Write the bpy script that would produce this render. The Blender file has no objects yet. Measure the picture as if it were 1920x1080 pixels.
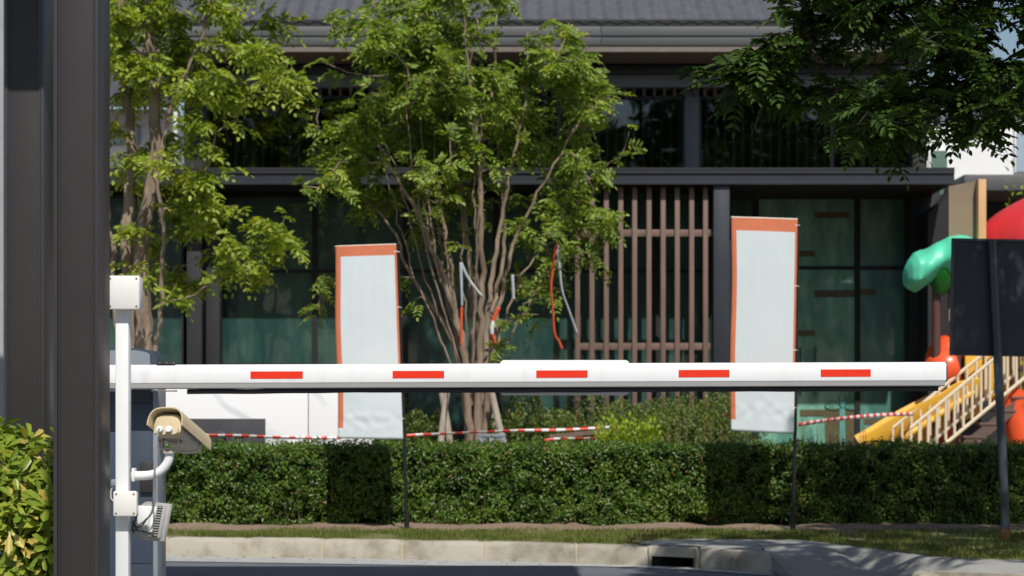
import bpy, bmesh, math, random
import numpy as np
from mathutils import Vector, Matrix, noise

random.seed(7)
RG = np.random.default_rng(11)
PI = math.pi
SC = bpy.context.scene
COL = SC.collection
CH, FPX, HZ = 1.26, 4000.0, 770.0          # eye height, focal length and horizon of the photograph


def X(px, d): return (px - 960.0) * d / FPX
def Z(py, d): return CH - (py - HZ) * d / FPX
def P(px, py, d): return Vector((X(px, d), d, Z(py, d)))


# ------------------------------------------------------------------ materials
def _new(name):
    m = bpy.data.materials.new(name); m.use_nodes = True
    nt = m.node_tree
    return m, nt, nt.nodes['Principled BSDF'], nt.nodes['Material Output']


def nd(nt, typ, **kw):
    n = nt.nodes.new(typ)
    for k, v in kw.items(): setattr(n, k, v)
    return n


def c4(c): return (c[0], c[1], c[2], 1.0)


def mat(name, col, rough=0.5, metal=0.0, spec=0.5, var=0.12, vscale=6.0, bump=0.0, bscale=60.0, col2=None, thr=(0.35, 0.7), coat=0.0, emit=None, stretch=(1, 1, 1)):
    m, nt, bs, out = _new(name)
    L = nt.links.new
    tc = nd(nt, 'ShaderNodeTexCoord'); mp = nd(nt, 'ShaderNodeMapping'); mp.inputs['Scale'].default_value = stretch
    L(tc.outputs['Object'], mp.inputs['Vector'])
    n1 = nd(nt, 'ShaderNodeTexNoise'); n1.inputs['Scale'].default_value = vscale; n1.inputs['Detail'].default_value = 6
    n1.inputs['Roughness'].default_value = 0.62
    L(mp.outputs[0], n1.inputs['Vector'])
    r = nd(nt, 'ShaderNodeMapRange'); r.inputs[1].default_value = thr[0]; r.inputs[2].default_value = thr[1]
    L(n1.outputs['Fac'], r.inputs[0])
    mx = nd(nt, 'ShaderNodeMix', data_type='RGBA')
    a = col; b = col2 if col2 else tuple(x * (1 - var) for x in col)
    if not col2: a = tuple(min(1, x * (1 + var * 0.6)) for x in col)
    mx.inputs[6].default_value = c4(a); mx.inputs[7].default_value = c4(b)
    L(r.outputs[0], mx.inputs[0]); L(mx.outputs[2], bs.inputs['Base Color'])
    bs.inputs['Roughness'].default_value = rough; bs.inputs['Metallic'].default_value = metal
    bs.inputs['Specular IOR Level'].default_value = spec; bs.inputs['Coat Weight'].default_value = coat
    if bump:
        n2 = nd(nt, 'ShaderNodeTexNoise'); n2.inputs['Scale'].default_value = bscale; n2.inputs['Detail'].default_value = 4
        L(mp.outputs[0], n2.inputs['Vector'])
        bp = nd(nt, 'ShaderNodeBump'); bp.inputs['Strength'].default_value = bump; bp.inputs['Distance'].default_value = 0.01
        L(n2.outputs['Fac'], bp.inputs['Height']); L(bp.outputs[0], bs.inputs['Normal'])
    return m


def leafmat(name, cols, trans=0.35, rough=0.42, spec=0.35, tcol=None, odd=None, oddf=0.04, clump=2.0):
    """cols: dark, mid, light; each leaf takes its own shade, clumps differ a little."""
    m, nt, bs, out = _new(name)
    L = nt.links.new
    geo = nd(nt, 'ShaderNodeNewGeometry'); tc = nd(nt, 'ShaderNodeTexCoord')
    n1 = nd(nt, 'ShaderNodeTexNoise'); n1.inputs['Scale'].default_value = clump; n1.inputs['Detail'].default_value = 3
    L(tc.outputs['Object'], n1.inputs['Vector'])
    a = nd(nt, 'ShaderNodeMath', operation='MULTIPLY_ADD'); a.inputs[1].default_value = 0.62; 
    L(geo.outputs['Random Per Island'], a.inputs[0])
    b = nd(nt, 'ShaderNodeMath', operation='MULTIPLY_ADD'); b.inputs[1].default_value = 1.5; b.inputs[2].default_value = -0.55
    L(n1.outputs['Fac'], b.inputs[0]); L(b.outputs[0], a.inputs[2])
    cr = nd(nt, 'ShaderNodeValToRGB'); e = cr.color_ramp.elements
    e[0].position = 0.05; e[0].color = c4(cols[0]); e[1].position = 0.95; e[1].color = c4(cols[2])
    k = cr.color_ramp.elements.new(0.5); k.color = c4(cols[1])
    L(a.outputs[0], cr.inputs[0])
    colout = cr.outputs[0]
    if odd:
        gt = nd(nt, 'ShaderNodeMath', operation='GREATER_THAN'); gt.inputs[1].default_value = 1 - oddf
        wn = nd(nt, 'ShaderNodeMath', operation='FRACT'); w2 = nd(nt, 'ShaderNodeMath', operation='MULTIPLY'); w2.inputs[1].default_value = 37.13
        L(geo.outputs['Random Per Island'], w2.inputs[0]); L(w2.outputs[0], wn.inputs[0]); L(wn.outputs[0], gt.inputs[0])
        mx = nd(nt, 'ShaderNodeMix', data_type='RGBA'); mx.inputs[7].default_value = c4(odd)
        L(gt.outputs[0], mx.inputs[0]); L(colout, mx.inputs[6]); colout = mx.outputs[2]
    L(colout, bs.inputs['Base Color'])
    bs.inputs['Roughness'].default_value = rough; bs.inputs['Specular IOR Level'].default_value = spec
    tr = nd(nt, 'ShaderNodeBsdfTranslucent')
    hs = nd(nt, 'ShaderNodeMix', data_type='RGBA', blend_type='MULTIPLY'); hs.inputs[0].default_value = 1.0
    hs.inputs[7].default_value = c4(tcol or (1.45, 1.4, 0.5)); L(colout, hs.inputs[6]); L(hs.outputs[2], tr.inputs['Color'])
    ms = nd(nt, 'ShaderNodeMixShader'); ms.inputs[0].default_value = trans
    L(bs.outputs[0], ms.inputs[1]); L(tr.outputs[0], ms.inputs[2]); L(ms.outputs[0], out.inputs['Surface'])
    return m


M = {}
M['frame_dark'] = mat('dark_bronze_aluminium', (0.031, 0.028, 0.029), 0.5, 0.0, 0.4, var=0.10, vscale=3, bump=0.04, bscale=250, col2=(0.037, 0.034, 0.0335))
M['frame_edge'] = mat('bronze_edge', (0.040, 0.037, 0.041), 0.38, 0.0, 0.6, var=0.08)
M['roof_under'] = mat('gate_roof_board', (0.10, 0.10, 0.10), 0.7)
M['white_paint'] = mat('white_paint', (0.80, 0.81, 0.81), 0.38, 0, 0.45, var=0.05, vscale=9, col2=(0.75, 0.755, 0.74), thr=(0.5, 0.85))
M['white_alu'] = mat('white_powder_coat', (0.80, 0.81, 0.82), 0.3, 0, 0.5, vscale=14, col2=(0.70, 0.70, 0.69), thr=(0.52, 0.78), stretch=(1, 1, .35), bump=0.03, bscale=9)
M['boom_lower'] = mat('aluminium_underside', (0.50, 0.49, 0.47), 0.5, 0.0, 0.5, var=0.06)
M['pvc_box'] = mat('white_plastic', (0.80, 0.79, 0.75), 0.45, 0, 0.4, var=0.04, bump=0.05, bscale=200)
M['red_reflective'] = mat('red_reflective_tape', (0.80, 0.035, 0.012), 0.35, 0, 0.5, var=0.06, vscale=30)
M['black_rubber'] = mat('black_rubber', (0.018, 0.018, 0.02), 0.4, 0, 0.4)
M['steel_plate'] = mat('steel_plate', (0.30, 0.29, 0.27), 0.45, 0.5)
M['black_plate'] = mat('black_plate', (0.03, 0.028, 0.028), 0.5)
M['cabinet'] = mat('slate_blue_cabinet', (0.050, 0.068, 0.098), 0.5, 0, 0.4, var=0.10, vscale=5)
M['cabinet_dark'] = mat('cabinet_recess', (0.034, 0.045, 0.063), 0.5, 0, 0.4)
M['cabinet_edge'] = mat('cabinet_corner_post', (0.27, 0.30, 0.34), 0.4, 0.1)  # sunlight on the cabinet side is put into this grey; also plain trim
M['cctv_beige'] = mat('aged_beige_plastic', (0.58, 0.475, 0.30), 0.5, 0, 0.35, var=0.2, vscale=14, col2=(0.46, 0.37, 0.23), thr=(0.5, 0.8), bump=0.05)
M['cctv_grey'] = mat('camera_body_grey', (0.50, 0.45, 0.37), 0.5, 0.0, 0.4, var=0.15, vscale=12)
M['cable'] = mat('grey_cable', (0.26, 0.26, 0.27), 0.5)
M['flood'] = mat('floodlight_grey', (0.42, 0.41, 0.39), 0.55, 0.1, 0.4, var=0.15, vscale=16)
M['flood_dark'] = mat('floodlight_gap', (0.06, 0.06, 0.065), 0.6)
M['rust'] = mat('rust', (0.25, 0.12, 0.05), 0.8)
M['asphalt'] = mat('asphalt', (0.125, 0.135, 0.155), 0.85, 0, 0.3, var=0.18, vscale=2.2, bump=0.5, bscale=120)
M['concrete_line'] = mat('concrete_gutter', (0.36, 0.365, 0.355), 0.9, 0, 0.2, var=0.15, vscale=7, bump=0.2)
M['kerb'] = mat('kerb_concrete', (0.42, 0.385, 0.315), 0.9, 0, 0.2, vscale=3.2, col2=(0.21, 0.18, 0.135), thr=(0.44, 0.70), bump=0.35, bscale=70)
M['mortar'] = mat('mortar', (0.40, 0.34, 0.25), 0.95, 0, 0.1, bump=0.4)
M['apron'] = mat('driveway_concrete', (0.30, 0.30, 0.285), 0.9, 0, 0.2, vscale=2.6, col2=(0.22, 0.215, 0.20), thr=(0.4, 0.75), bump=0.35, bscale=60)
M['black'] = mat('dark_void', (0.008, 0.008, 0.009), 0.9, 0, 0.1)
M['pole_black'] = mat('black_pole', (0.016, 0.015, 0.018), 0.42, 0.0, 0.4)
M['sign_back'] = mat('dark_slate_sign', (0.030, 0.040, 0.055), 0.4, 0, 0.4, var=0.15, vscale=3)
M['sign_pole'] = mat('slate_pole', (0.055, 0.068, 0.088), 0.32, 0.1, 0.5)
M['b_steel'] = mat('charcoal_steel', (0.024, 0.029, 0.040), 0.42, 0.0, 0.5, var=0.15, vscale=2)
M['b_steel2'] = mat('slate_beam', (0.085, 0.10, 0.125), 0.45, 0.0, 0.5, var=0.12, vscale=1.5)
M['b_dark'] = mat('black_soffit', (0.012, 0.012, 0.014), 0.7)
M['b_wall'] = mat('charcoal_wall', (0.022, 0.023, 0.026), 0.6, var=0.2, vscale=1)
M['gutter'] = mat('grey_gutter', (0.105, 0.107, 0.112), 0.5, 0, 0.4, var=0.06, vscale=1.4)
M['gutter_low'] = mat('fascia_board', (0.085, 0.086, 0.091), 0.5, 0, 0.4, var=0.06, vscale=1.4)
M['eave_board'] = mat('eave_board', (0.17, 0.145, 0.125), 0.6)
M['timber_slat'] = mat('brown_timber_slat', (0.175, 0.115, 0.092), 0.55, 0, 0.35, var=0.2, vscale=2.5, stretch=(6, 6, 1))
M['tile'] = mat('grey_roof_tile', (0.060, 0.061, 0.076), 0.6, 0, 0.4, var=0.25, vscale=5)
M['blind'] = mat('vertical_blind', (0.22, 0.18, 0.15), 0.8)  # tone for the imitated slat reflections
M['sticker'] = mat('brown_sticker', (0.095, 0.085, 0.038), 0.6, var=0.3)
M['decal'] = mat('teal_decal', (0.10, 0.34, 0.30), 0.5)
M['handle'] = mat('steel_handle', (0.10, 0.13, 0.14), 0.3, 0.6)
M['white_wall'] = mat('white_render', (0.80, 0.81, 0.82), 0.8, 0, 0.2, var=0.03)
M['grey_wall'] = mat('grey_render', (0.36, 0.37, 0.38), 0.8, 0, 0.2)
M['sky_window'] = mat('pale_window', (0.32, 0.42, 0.50), 0.15, 0, 0.6, vscale=1)
M['green_window'] = mat('green_window', (0.12, 0.2, 0.16), 0.15, 0, 0.6)
M['banner'] = mat('pale_banner_cloth', (0.64, 0.69, 0.71), 0.7, 0, 0.2, vscale=.9, col2=(0.60, 0.68, 0.72), thr=(0.4, 0.65))
M['banner_edge'] = mat('orange_banner_border', (0.62, 0.19, 0.095), 0.7, 0, 0.2, var=0.1)
M['banner_hem'] = mat('cream_hem', (0.62, 0.56, 0.48), 0.7)
M['tape_red'] = mat('tape_red', (0.65, 0.05, 0.03), 0.35)
M['tape_white'] = mat('tape_white', (0.68, 0.68, 0.68), 0.35)
M['ribbon_grey'] = mat('faded_tape', (0.42, 0.45, 0.50), 0.35)
M['ribbon_red'] = mat('orange_red_tape', (0.60, 0.09, 0.03), 0.4)
M['bark'] = mat('tree_bark', (0.33, 0.255, 0.195), 0.9, 0, 0.15, vscale=7, col2=(0.15, 0.11, 0.08), thr=(0.4, 0.68), bump=0.9, bscale=28, stretch=(1, 1, .35))
M['bark_thin'] = mat('near_tree_bark', (0.07, 0.055, 0.045), 0.9, bump=0.4)
M['stake'] = mat('pale_timber_stake', (0.42, 0.36, 0.30), 0.8, var=0.3, vscale=7, stretch=(3, 3, .5), bump=0.3)
M['metal_stand'] = mat('grey_metal_stand', (0.22, 0.25, 0.29), 0.5, 0.1)
M['frame_board'] = mat('panel_grey', (0.045, 0.045, 0.052), 0.5, 0, 0.4, var=0.2, vscale=6)
M['panel_letter'] = mat('panel_lettering', (0.085, 0.083, 0.10), 0.45)
M['p_yellow'] = mat('yellow_plastic', (0.82, 0.46, 0.05), 0.4, 0, 0.4, vscale=5, col2=(0.72, 0.42, 0.09), thr=(0.45, 0.75), bump=0.05)
M['p_cream'] = mat('cream_painted_steel', (0.72, 0.62, 0.45), 0.4, var=0.05)
M['p_green'] = mat('green_plastic', (0.09, 0.60, 0.38), 0.42, 0, 0.4, vscale=4, col2=(0.14, 0.58, 0.40), thr=(0.45, 0.75))
M['p_red'] = mat('red_plastic', (0.62, 0.035, 0.04), 0.35, 0, 0.5, var=0.06)
M['p_orange'] = mat('orange_plastic', (0.80, 0.10, 0.03), 0.33, 0, 0.5, var=0.06)
M['p_brown'] = mat('brown_steel_post', (0.10, 0.045, 0.035), 0.45)
M['p_panel'] = mat('tan_board', (0.235, 0.175, 0.115), 0.7, var=0.15, vscale=3)
M['p_panel_edge'] = mat('light_timber_edge', (0.58, 0.34, 0.16), 0.6, var=0.12)  # lit and shaded faces of one post get separate colours
M['p_tread'] = mat('stair_brown', (0.12, 0.075, 0.06), 0.6)
M['soil'] = mat('soil', (0.27, 0.19, 0.135), 0.95, 0, 0.1, var=0.4, vscale=14, bump=0.8, bscale=40)
M['twig'] = mat('hedge_twig', (0.16, 0.11, 0.07), 0.9)
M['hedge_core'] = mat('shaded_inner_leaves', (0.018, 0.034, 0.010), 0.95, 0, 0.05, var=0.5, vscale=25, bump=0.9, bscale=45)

M['leaf_tree'] = leafmat('sunny_tree_leaf', ((0.090, 0.155, 0.028), (0.215, 0.320, 0.060), (0.42, 0.50, 0.11)), trans=0.45, odd=(0.42, 0.40, 0.05), oddf=0.02)
M['leaf_left'] = leafmat('lime_tree_leaf', ((0.125, 0.195, 0.024), (0.28, 0.375, 0.052), (0.48, 0.53, 0.10)), trans=0.45, odd=(0.40, 0.42, 0.05), oddf=0.02)
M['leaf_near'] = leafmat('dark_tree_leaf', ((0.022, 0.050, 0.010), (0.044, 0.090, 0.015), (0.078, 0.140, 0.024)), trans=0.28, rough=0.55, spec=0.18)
M['leaf_hedge'] = leafmat('hedge_leaf', ((0.030, 0.070, 0.010), (0.072, 0.140, 0.018), (0.165, 0.255, 0.034)), trans=0.26, rough=0.36, spec=0.38, odd=(0.26, 0.15, 0.07), oddf=0.012, clump=3.5)
M['leaf_bush'] = leafmat('umbrella_leaf', ((0.115, 0.185, 0.022), (0.20, 0.285, 0.034), (0.36, 0.40, 0.055)), trans=0.30, rough=0.36, odd=(0.52, 0.42, 0.10), oddf=0.12, clump=5)
M['leaf_shrub'] = leafmat('garden_shrub_leaf', ((0.055, 0.090, 0.018), (0.110, 0.165, 0.034), (0.20, 0.26, 0.06)), trans=0.28, odd=(0.20, 0.10, 0.05), oddf=0.05)
M['leaf_lime'] = leafmat('lime_plant_leaf', ((0.20, 0.31, 0.028), (0.30, 0.42, 0.045), (0.42, 0.52, 0.07)), trans=0.45)
M['grass'] = leafmat('grass_blade', ((0.085, 0.130, 0.022), (0.150, 0.190, 0.040), (0.260, 0.250, 0.085)), trans=0.3, rough=0.6, spec=0.2, clump=1.2)


def glassmat(name, tint, refl=0.12, rough=0.02):
    m, nt, bs, out = _new(name); L = nt.links.new
    tr = nd(nt, 'ShaderNodeBsdfTransparent'); tr.inputs[0].default_value = c4(tint)
    gl = nd(nt, 'ShaderNodeBsdfGlossy'); gl.inputs['Roughness'].default_value = rough; gl.inputs[0].default_value = (0.72, 0.82, 0.9, 1)
    ms = nd(nt, 'ShaderNodeMixShader'); ms.inputs[0].default_value = refl
    tc = nd(nt, 'ShaderNodeTexCoord'); n = nd(nt, 'ShaderNodeTexNoise'); n.inputs['Scale'].default_value = 0.9
    b = nd(nt, 'ShaderNodeBump'); b.inputs['Strength'].default_value = 0.12; b.inputs['Distance'].default_value = 0.05
    L(tc.outputs['Object'], n.inputs['Vector']); L(n.outputs['Fac'], b.inputs['Height']); L(b.outputs[0], gl.inputs['Normal'])
    L(tr.outputs[0], ms.inputs[1]); L(gl.outputs[0], ms.inputs[2]); L(ms.outputs[0], out.inputs['Surface'])
    return m


M['glass_up'] = glassmat('dark_upper_glass', (0.62, 0.62, 0.64), 0.085)
M['slat_dark'] = mat('dark_eave_slat', (0.075, 0.05, 0.04), 0.6)
M['beam_mid'] = mat('canopy_beam_steel', (0.022, 0.026, 0.036), 0.45, 0, 0.5, var=0.15, vscale=2)
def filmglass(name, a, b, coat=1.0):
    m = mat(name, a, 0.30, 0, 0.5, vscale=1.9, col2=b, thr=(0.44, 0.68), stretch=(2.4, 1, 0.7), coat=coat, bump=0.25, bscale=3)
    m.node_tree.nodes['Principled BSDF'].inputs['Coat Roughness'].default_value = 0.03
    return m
M['glass_teal'] = filmglass('teal_filmed_glass', (0.014, 0.052, 0.048), (0.045, 0.110, 0.092))
M['glass_green'] = filmglass('green_filmed_glass', (0.095, 0.270, 0.205), (0.25, 0.52, 0.40))  # film colour brightened to make up for the shade in the set-back bay
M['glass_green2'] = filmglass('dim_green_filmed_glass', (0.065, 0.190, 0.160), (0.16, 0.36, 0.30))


def marble():
    m, nt, bs, out = _new('white_marble'); L = nt.links.new
    tc = nd(nt, 'ShaderNodeTexCoord'); mp = nd(nt, 'ShaderNodeMapping'); mp.inputs['Rotation'].default_value = (0, math.radians(48), 0)
    L(tc.outputs['Object'], mp.inputs[0])
    w = nd(nt, 'ShaderNodeTexWave'); w.inputs['Scale'].default_value = 0.55; w.inputs['Distortion'].default_value = 5; w.inputs['Detail'].default_value = 4
    w.bands_direction = 'X'
    L(mp.outputs[0], w.inputs[0])
    r = nd(nt, 'ShaderNodeMapRange'); r.inputs[1].default_value = 0.0; r.inputs[2].default_value = 0.06; L(w.outputs['Fac'], r.inputs[0])
    n = nd(nt, 'ShaderNodeTexNoise'); n.inputs['Scale'].default_value = 2.5; L(tc.outputs['Object'], n.inputs[0])
    r2 = nd(nt, 'ShaderNodeMapRange'); r2.inputs[1].default_value = 0.42; r2.inputs[2].default_value = 0.6; L(n.outputs['Fac'], r2.inputs[0])
    mxm = nd(nt, 'ShaderNodeMath', operation='MAXIMUM'); L(r.outputs[0], mxm.inputs[0]); L(r2.outputs[0], mxm.inputs[1])
    mx = nd(nt, 'ShaderNodeMix', data_type='RGBA'); mx.inputs[6].default_value = (0.60, 0.63, 0.66, 1); mx.inputs[7].default_value = (0.80, 0.81, 0.82, 1)
    L(mxm.outputs[0], mx.inputs[0]); L(mx.outputs[2], bs.inputs['Base Color']); bs.inputs['Roughness'].default_value = 0.3
    return m
M['marble'] = marble()


def vergemat():
    m, nt, bs, out = _new('verge_soil_and_turf'); L = nt.links.new
    geo = nd(nt, 'ShaderNodeNewGeometry'); sp = nd(nt, 'ShaderNodeSeparateXYZ'); L(geo.outputs['Position'], sp.inputs[0])
    n = nd(nt, 'ShaderNodeTexNoise'); n.inputs['Scale'].default_value = 3.5; n.inputs['Detail'].default_value = 6; L(geo.outputs['Position'], n.inputs[0])
    a = nd(nt, 'ShaderNodeMath', operation='MULTIPLY_ADD'); a.inputs[1].default_value = 1.2; L(n.outputs['Fac'], a.inputs[0]); L(sp.outputs['Y'], a.inputs[2])
    r = nd(nt, 'ShaderNodeMapRange'); r.inputs[1].default_value = 19.85; r.inputs[2].default_value = 20.15; L(a.outputs[0], r.inputs[0])
    n2 = nd(nt, 'ShaderNodeTexNoise'); n2.inputs['Scale'].default_value = 26; n2.inputs['Detail'].default_value = 5; L(geo.outputs['Position'], n2.inputs[0])
    g = nd(nt, 'ShaderNodeMix', data_type='RGBA'); g.inputs[6].default_value = (0.10, 0.115, 0.03, 1); g.inputs[7].default_value = (0.17, 0.15, 0.06, 1); L(n2.outputs['Fac'], g.inputs[0])
    s = nd(nt, 'ShaderNodeMix', data_type='RGBA'); s.inputs[6].default_value = (0.14, 0.095, 0.06, 1); s.inputs[7].default_value = (0.33, 0.235, 0.17, 1); L(n2.outputs['Fac'], s.inputs[0])
    mx = nd(nt, 'ShaderNodeMix', data_type='RGBA'); L(r.outputs[0], mx.inputs[0]); L(g.outputs[2], mx.inputs[6]); L(s.outputs[2], mx.inputs[7])
    L(mx.outputs[2], bs.inputs['Base Color']); bs.inputs['Roughness'].default_value = 0.95
    bp = nd(nt, 'ShaderNodeBump'); bp.inputs['Strength'].default_value = 0.9; bp.inputs['Distance'].default_value = 0.03; L(n2.outputs['Fac'], bp.inputs['Height']); L(bp.outputs[0], bs.inputs['Normal'])
    return m
M['verge'] = vergemat()

# ------------------------------------------------------------------ mesh building
ORG = {}


def tag(o, label=None, cat=None, group=None, kind=None):
    if label: o['label'] = label
    if cat: o['category'] = cat
    if group: o['group'] = group
    if kind: o['kind'] = kind
    return o


def empty(name, loc, label, cat, group=None):
    o = bpy.data.objects.new(name, None); COL.objects.link(o)
    o.empty_display_size = 0.1
    o.location = loc; ORG[o.name] = Vector(loc)
    return tag(o, label, cat, group)


class MB:
    def __init__(s): s.v = []; s.f = []; s.mi = []; s.sm = []
    def add(s, vs, fs, mi=0, smooth=False):
        b = len(s.v); s.v += [tuple(v) for v in vs]
        for f in fs: s.f.append([b + i for i in f]); s.mi.append(mi); s.sm.append(smooth)
        return s
    def box(s, c, size, bev=0.0, rot=None, mi=0, seg=2):
        bm = bmesh.new(); bmesh.ops.create_cube(bm, size=1.0)
        for v in bm.verts: v.co = Vector((v.co.x * size[0], v.co.y * size[1], v.co.z * size[2]))
        if bev: bmesh.ops.bevel(bm, geom=list(bm.edges), offset=bev, segments=seg, affect='EDGES', profile=0.5)
        bm.verts.ensure_lookup_table()
        C = Vector(c)
        vs = [(rot @ v.co if rot else v.co) + C for v in bm.verts]
        s.add(vs, [[v.index for v in f.verts] for f in bm.faces], mi, bool(bev)); bm.free()
        return s
    def box2(s, p0, p1, bev=0.0, mi=0):
        c = [(a + b) / 2 for a, b in zip(p0, p1)]; sz = [abs(b - a) for a, b in zip(p0, p1)]
        return s.box(c, sz, bev, None, mi)
    def tube(s, pts, r, n=8, caps=True, mi=0, smooth=True, flat=1.0):
        pts = [Vector(p) for p in pts]; m = len(pts)
        if not isinstance(r, (list, tuple)): r = [r] * m
        vs = []; ref = None
        for i in range(m):
            t = (pts[min(i + 1, m - 1)] - pts[max(i - 1, 0)])
            t = t.normalized() if t.length > 1e-9 else Vector((0, 0, 1))
            if ref is None: ref = Vector((0, 1, 0)) if abs(t.y) < 0.8 else Vector((1, 0, 0))
            u = ref - t * ref.dot(t); u.normalize(); w = t.cross(u); ref = u
            for k in range(n):
                a = 2 * PI * k / n
                vs.append(pts[i] + u * (math.cos(a) * r[i]) + w * (math.sin(a) * r[i] * flat))
        fs = []
        for i in range(m - 1):
            for k in range(n):
                k2 = (k + 1) % n; fs.append([i * n + k, i * n + k2, (i + 1) * n + k2, (i + 1) * n + k])
        s.add(vs, fs, mi, smooth)
        if caps:
            s.add(vs[:n], [list(range(n))[::-1]], mi); s.add(vs[-n:], [list(range(n))], mi)
        return s
    def extrude(s, prof, p0, p1, u, w, mi=0, smooth=False, caps=True):
        """2-D profile (a,b) in axes u,w swept from p0 to p1"""
        p0, p1, u, w = Vector(p0), Vector(p1), Vector(u), Vector(w); n = len(prof)
        vs = [p0 + u * a + w * b for a, b in prof] + [p1 + u * a + w * b for a, b in prof]
        fs = [[i, (i + 1) % n, n + (i + 1) % n, n + i] for i in range(n)]
        s.add(vs, fs, mi, smooth)
        if caps: s.add(vs[:n], [list(range(n))[::-1]], mi); s.add(vs[n:], [list(range(n))], mi)
        return s
    def build(s, name, mats, parent=None, label=None, org=None):
        if not isinstance(mats, (list, tuple)): mats = [mats]
        V = np.array(s.v, dtype=np.float64)
        if parent is not None: o0 = ORG[parent.name]
        elif org is not None: o0 = Vector(org)
        else:
            lo, hi = V.min(0), V.max(0); o0 = Vector(((lo[0] + hi[0]) / 2, (lo[1] + hi[1]) / 2, lo[2]))
        V -= np.array(o0)
        me = bpy.data.meshes.new(name); me.from_pydata(V.tolist(), [], s.f)
        for m in mats: me.materials.append(M[m] if isinstance(m, str) else m)
        me.polygons.foreach_set('material_index', s.mi); me.polygons.foreach_set('use_smooth', s.sm); me.update()
        bm = bmesh.new(); bm.from_mesh(me); bmesh.ops.remove_doubles(bm, verts=bm.verts, dist=1e-6); bmesh.ops.recalc_face_normals(bm, faces=bm.faces); bm.to_mesh(me); bm.free()
        try: me.set_sharp_from_angle(angle=math.radians(38))
        except Exception: pass
        o = bpy.data.objects.new(name, me); COL.objects.link(o)
        if parent is not None: o.parent = parent
        else: o.location = o0
        ORG[o.name] = o0
        if label: o['label'] = label
        return o


def bulk(name, V, F, mats, parent=None, org=None, label=None, mi=None):
    """fast mesh from arrays, quads only"""
    o0 = np.array(ORG[parent.name]) if parent is not None else np.array(org if org is not None else (V[:, 0].mean(), V[:, 1].mean(), V[:, 2].min()))
    me = bpy.data.meshes.new(name)
    me.vertices.add(len(V)); me.vertices.foreach_set('co', (V - o0).astype(np.float32).ravel())
    k = F.shape[1]
    me.loops.add(F.size); me.loops.foreach_set('vertex_index', F.astype(np.int32).ravel())
    me.polygons.add(len(F)); me.polygons.foreach_set('loop_start', np.arange(0, F.size, k, dtype=np.int32))
    if not isinstance(mats, (list, tuple)): mats = [mats]
    for m in mats: me.materials.append(M[m])
    if mi is not None: me.polygons.foreach_set('material_index', mi.astype(np.int32))
    me.update(calc_edges=True); me.validate()
    o = bpy.data.objects.new(name, me); COL.objects.link(o)
    if parent is not None: o.parent = parent
    else: o.location = Vector(o0.tolist())
    ORG[o.name] = Vector(o0.tolist())
    if label: o['label'] = label
    return o


def addwood(V, F, mb):
    q = [f for f in mb.f if len(f) == 4]
    if not q: return V, F, np.zeros(len(F))
    V2, F2 = join([(V, F), (np.array(mb.v, dtype=float), np.array(q))])
    return V2, F2, np.concatenate([np.zeros(len(F)), np.ones(len(q))])


def norm(a): return a / np.maximum(np.linalg.norm(a, axis=1, keepdims=True), 1e-9)


T_OV = np.array([(0, 0, 0), (.28, .46, .06), (.68, .38, .05), (1, 0, -.06), (.68, -.38, .05), (.28, -.46, .06)])
T_LAN = np.array([(0, 0, 0), (.35, .36, .05), (.72, .30, .02), (1, 0, -.10), (.72, -.30, .02), (.35, -.36, .05)])
T_OB = np.array([(0, 0, 0), (.45, .34, .05), (.82, .42, .02), (1, 0, -.08), (.82, -.42, .02), (.45, -.34, .05)])
QF = np.array([(0, 1, 2, 3), (0, 3, 4, 5)])


def leafarr(pos, dr, nr, L, W, T=T_OV):
    n = len(pos); u = norm(dr); nn = norm(nr - u * (nr * u).sum(1, keepdims=True)); v = np.cross(nn, u)
    L = np.broadcast_to(np.asarray(L, float), (n,))[:, None, None]; W = np.broadcast_to(np.asarray(W, float), (n,))[:, None, None]
    V = pos[:, None, :] + u[:, None, :] * L * T[None, :, 0:1] + v[:, None, :] * W * T[None, :, 1:2] + nn[:, None, :] * L * T[None, :, 2:3]
    F = (np.arange(n)[:, None, None] * 6 + QF[None]).reshape(-1, 4)
    return V.reshape(-1, 3), F


def join(parts):
    Vs, Fs, b = [], [], 0
    for V, F in parts: Vs.append(V); Fs.append(F + b); b += len(V)
    return np.concatenate(Vs), np.concatenate(Fs)


def compound(pos, dr, nr, Lr, pairs, ll, lw, droop=0.25, T=T_OV):
    """pinnate leaves: leaflet pairs along a drooping stalk"""
    n = len(pos); u = norm(dr); nn = norm(nr - u * (nr * u).sum(1, keepdims=True)); v = np.cross(nn, u)
    out = []; Lr = np.broadcast_to(np.asarray(Lr, float), (n,))[:, None]
    dn = np.array([[0, 0, -1.0]])
    for k in range(pairs + 1):
        t = 0.22 + 0.78 * k / pairs
        p = pos + u * Lr * t + dn * Lr * droop * t * t
        tang = norm(u + dn * 2 * droop * t)
        size = ll * (0.78 + 0.5 * math.sin(PI * (0.15 + 0.7 * t)) - 0.25 * t) * RG.uniform(0.85, 1.15, n)
        if k == pairs:
            out.append(leafarr(p, tang + RG.normal(0, .12, (n, 3)), nn, size, lw, T)); continue
        for sgn in (1, -1):
            d = tang * 0.55 + v * sgn * 0.9 + dn * 0.12 + RG.normal(0, .13, (n, 3))
            out.append(leafarr(p, d, nn + v * sgn * 0.25 + RG.normal(0, .22, (n, 3)), size, lw, T))
    st = leafarr(pos, u + dn * droop * .5, nn, Lr[:, 0] * 1.0, 0.006, T_LAN)
    out.append(st)
    return join(out)


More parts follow.
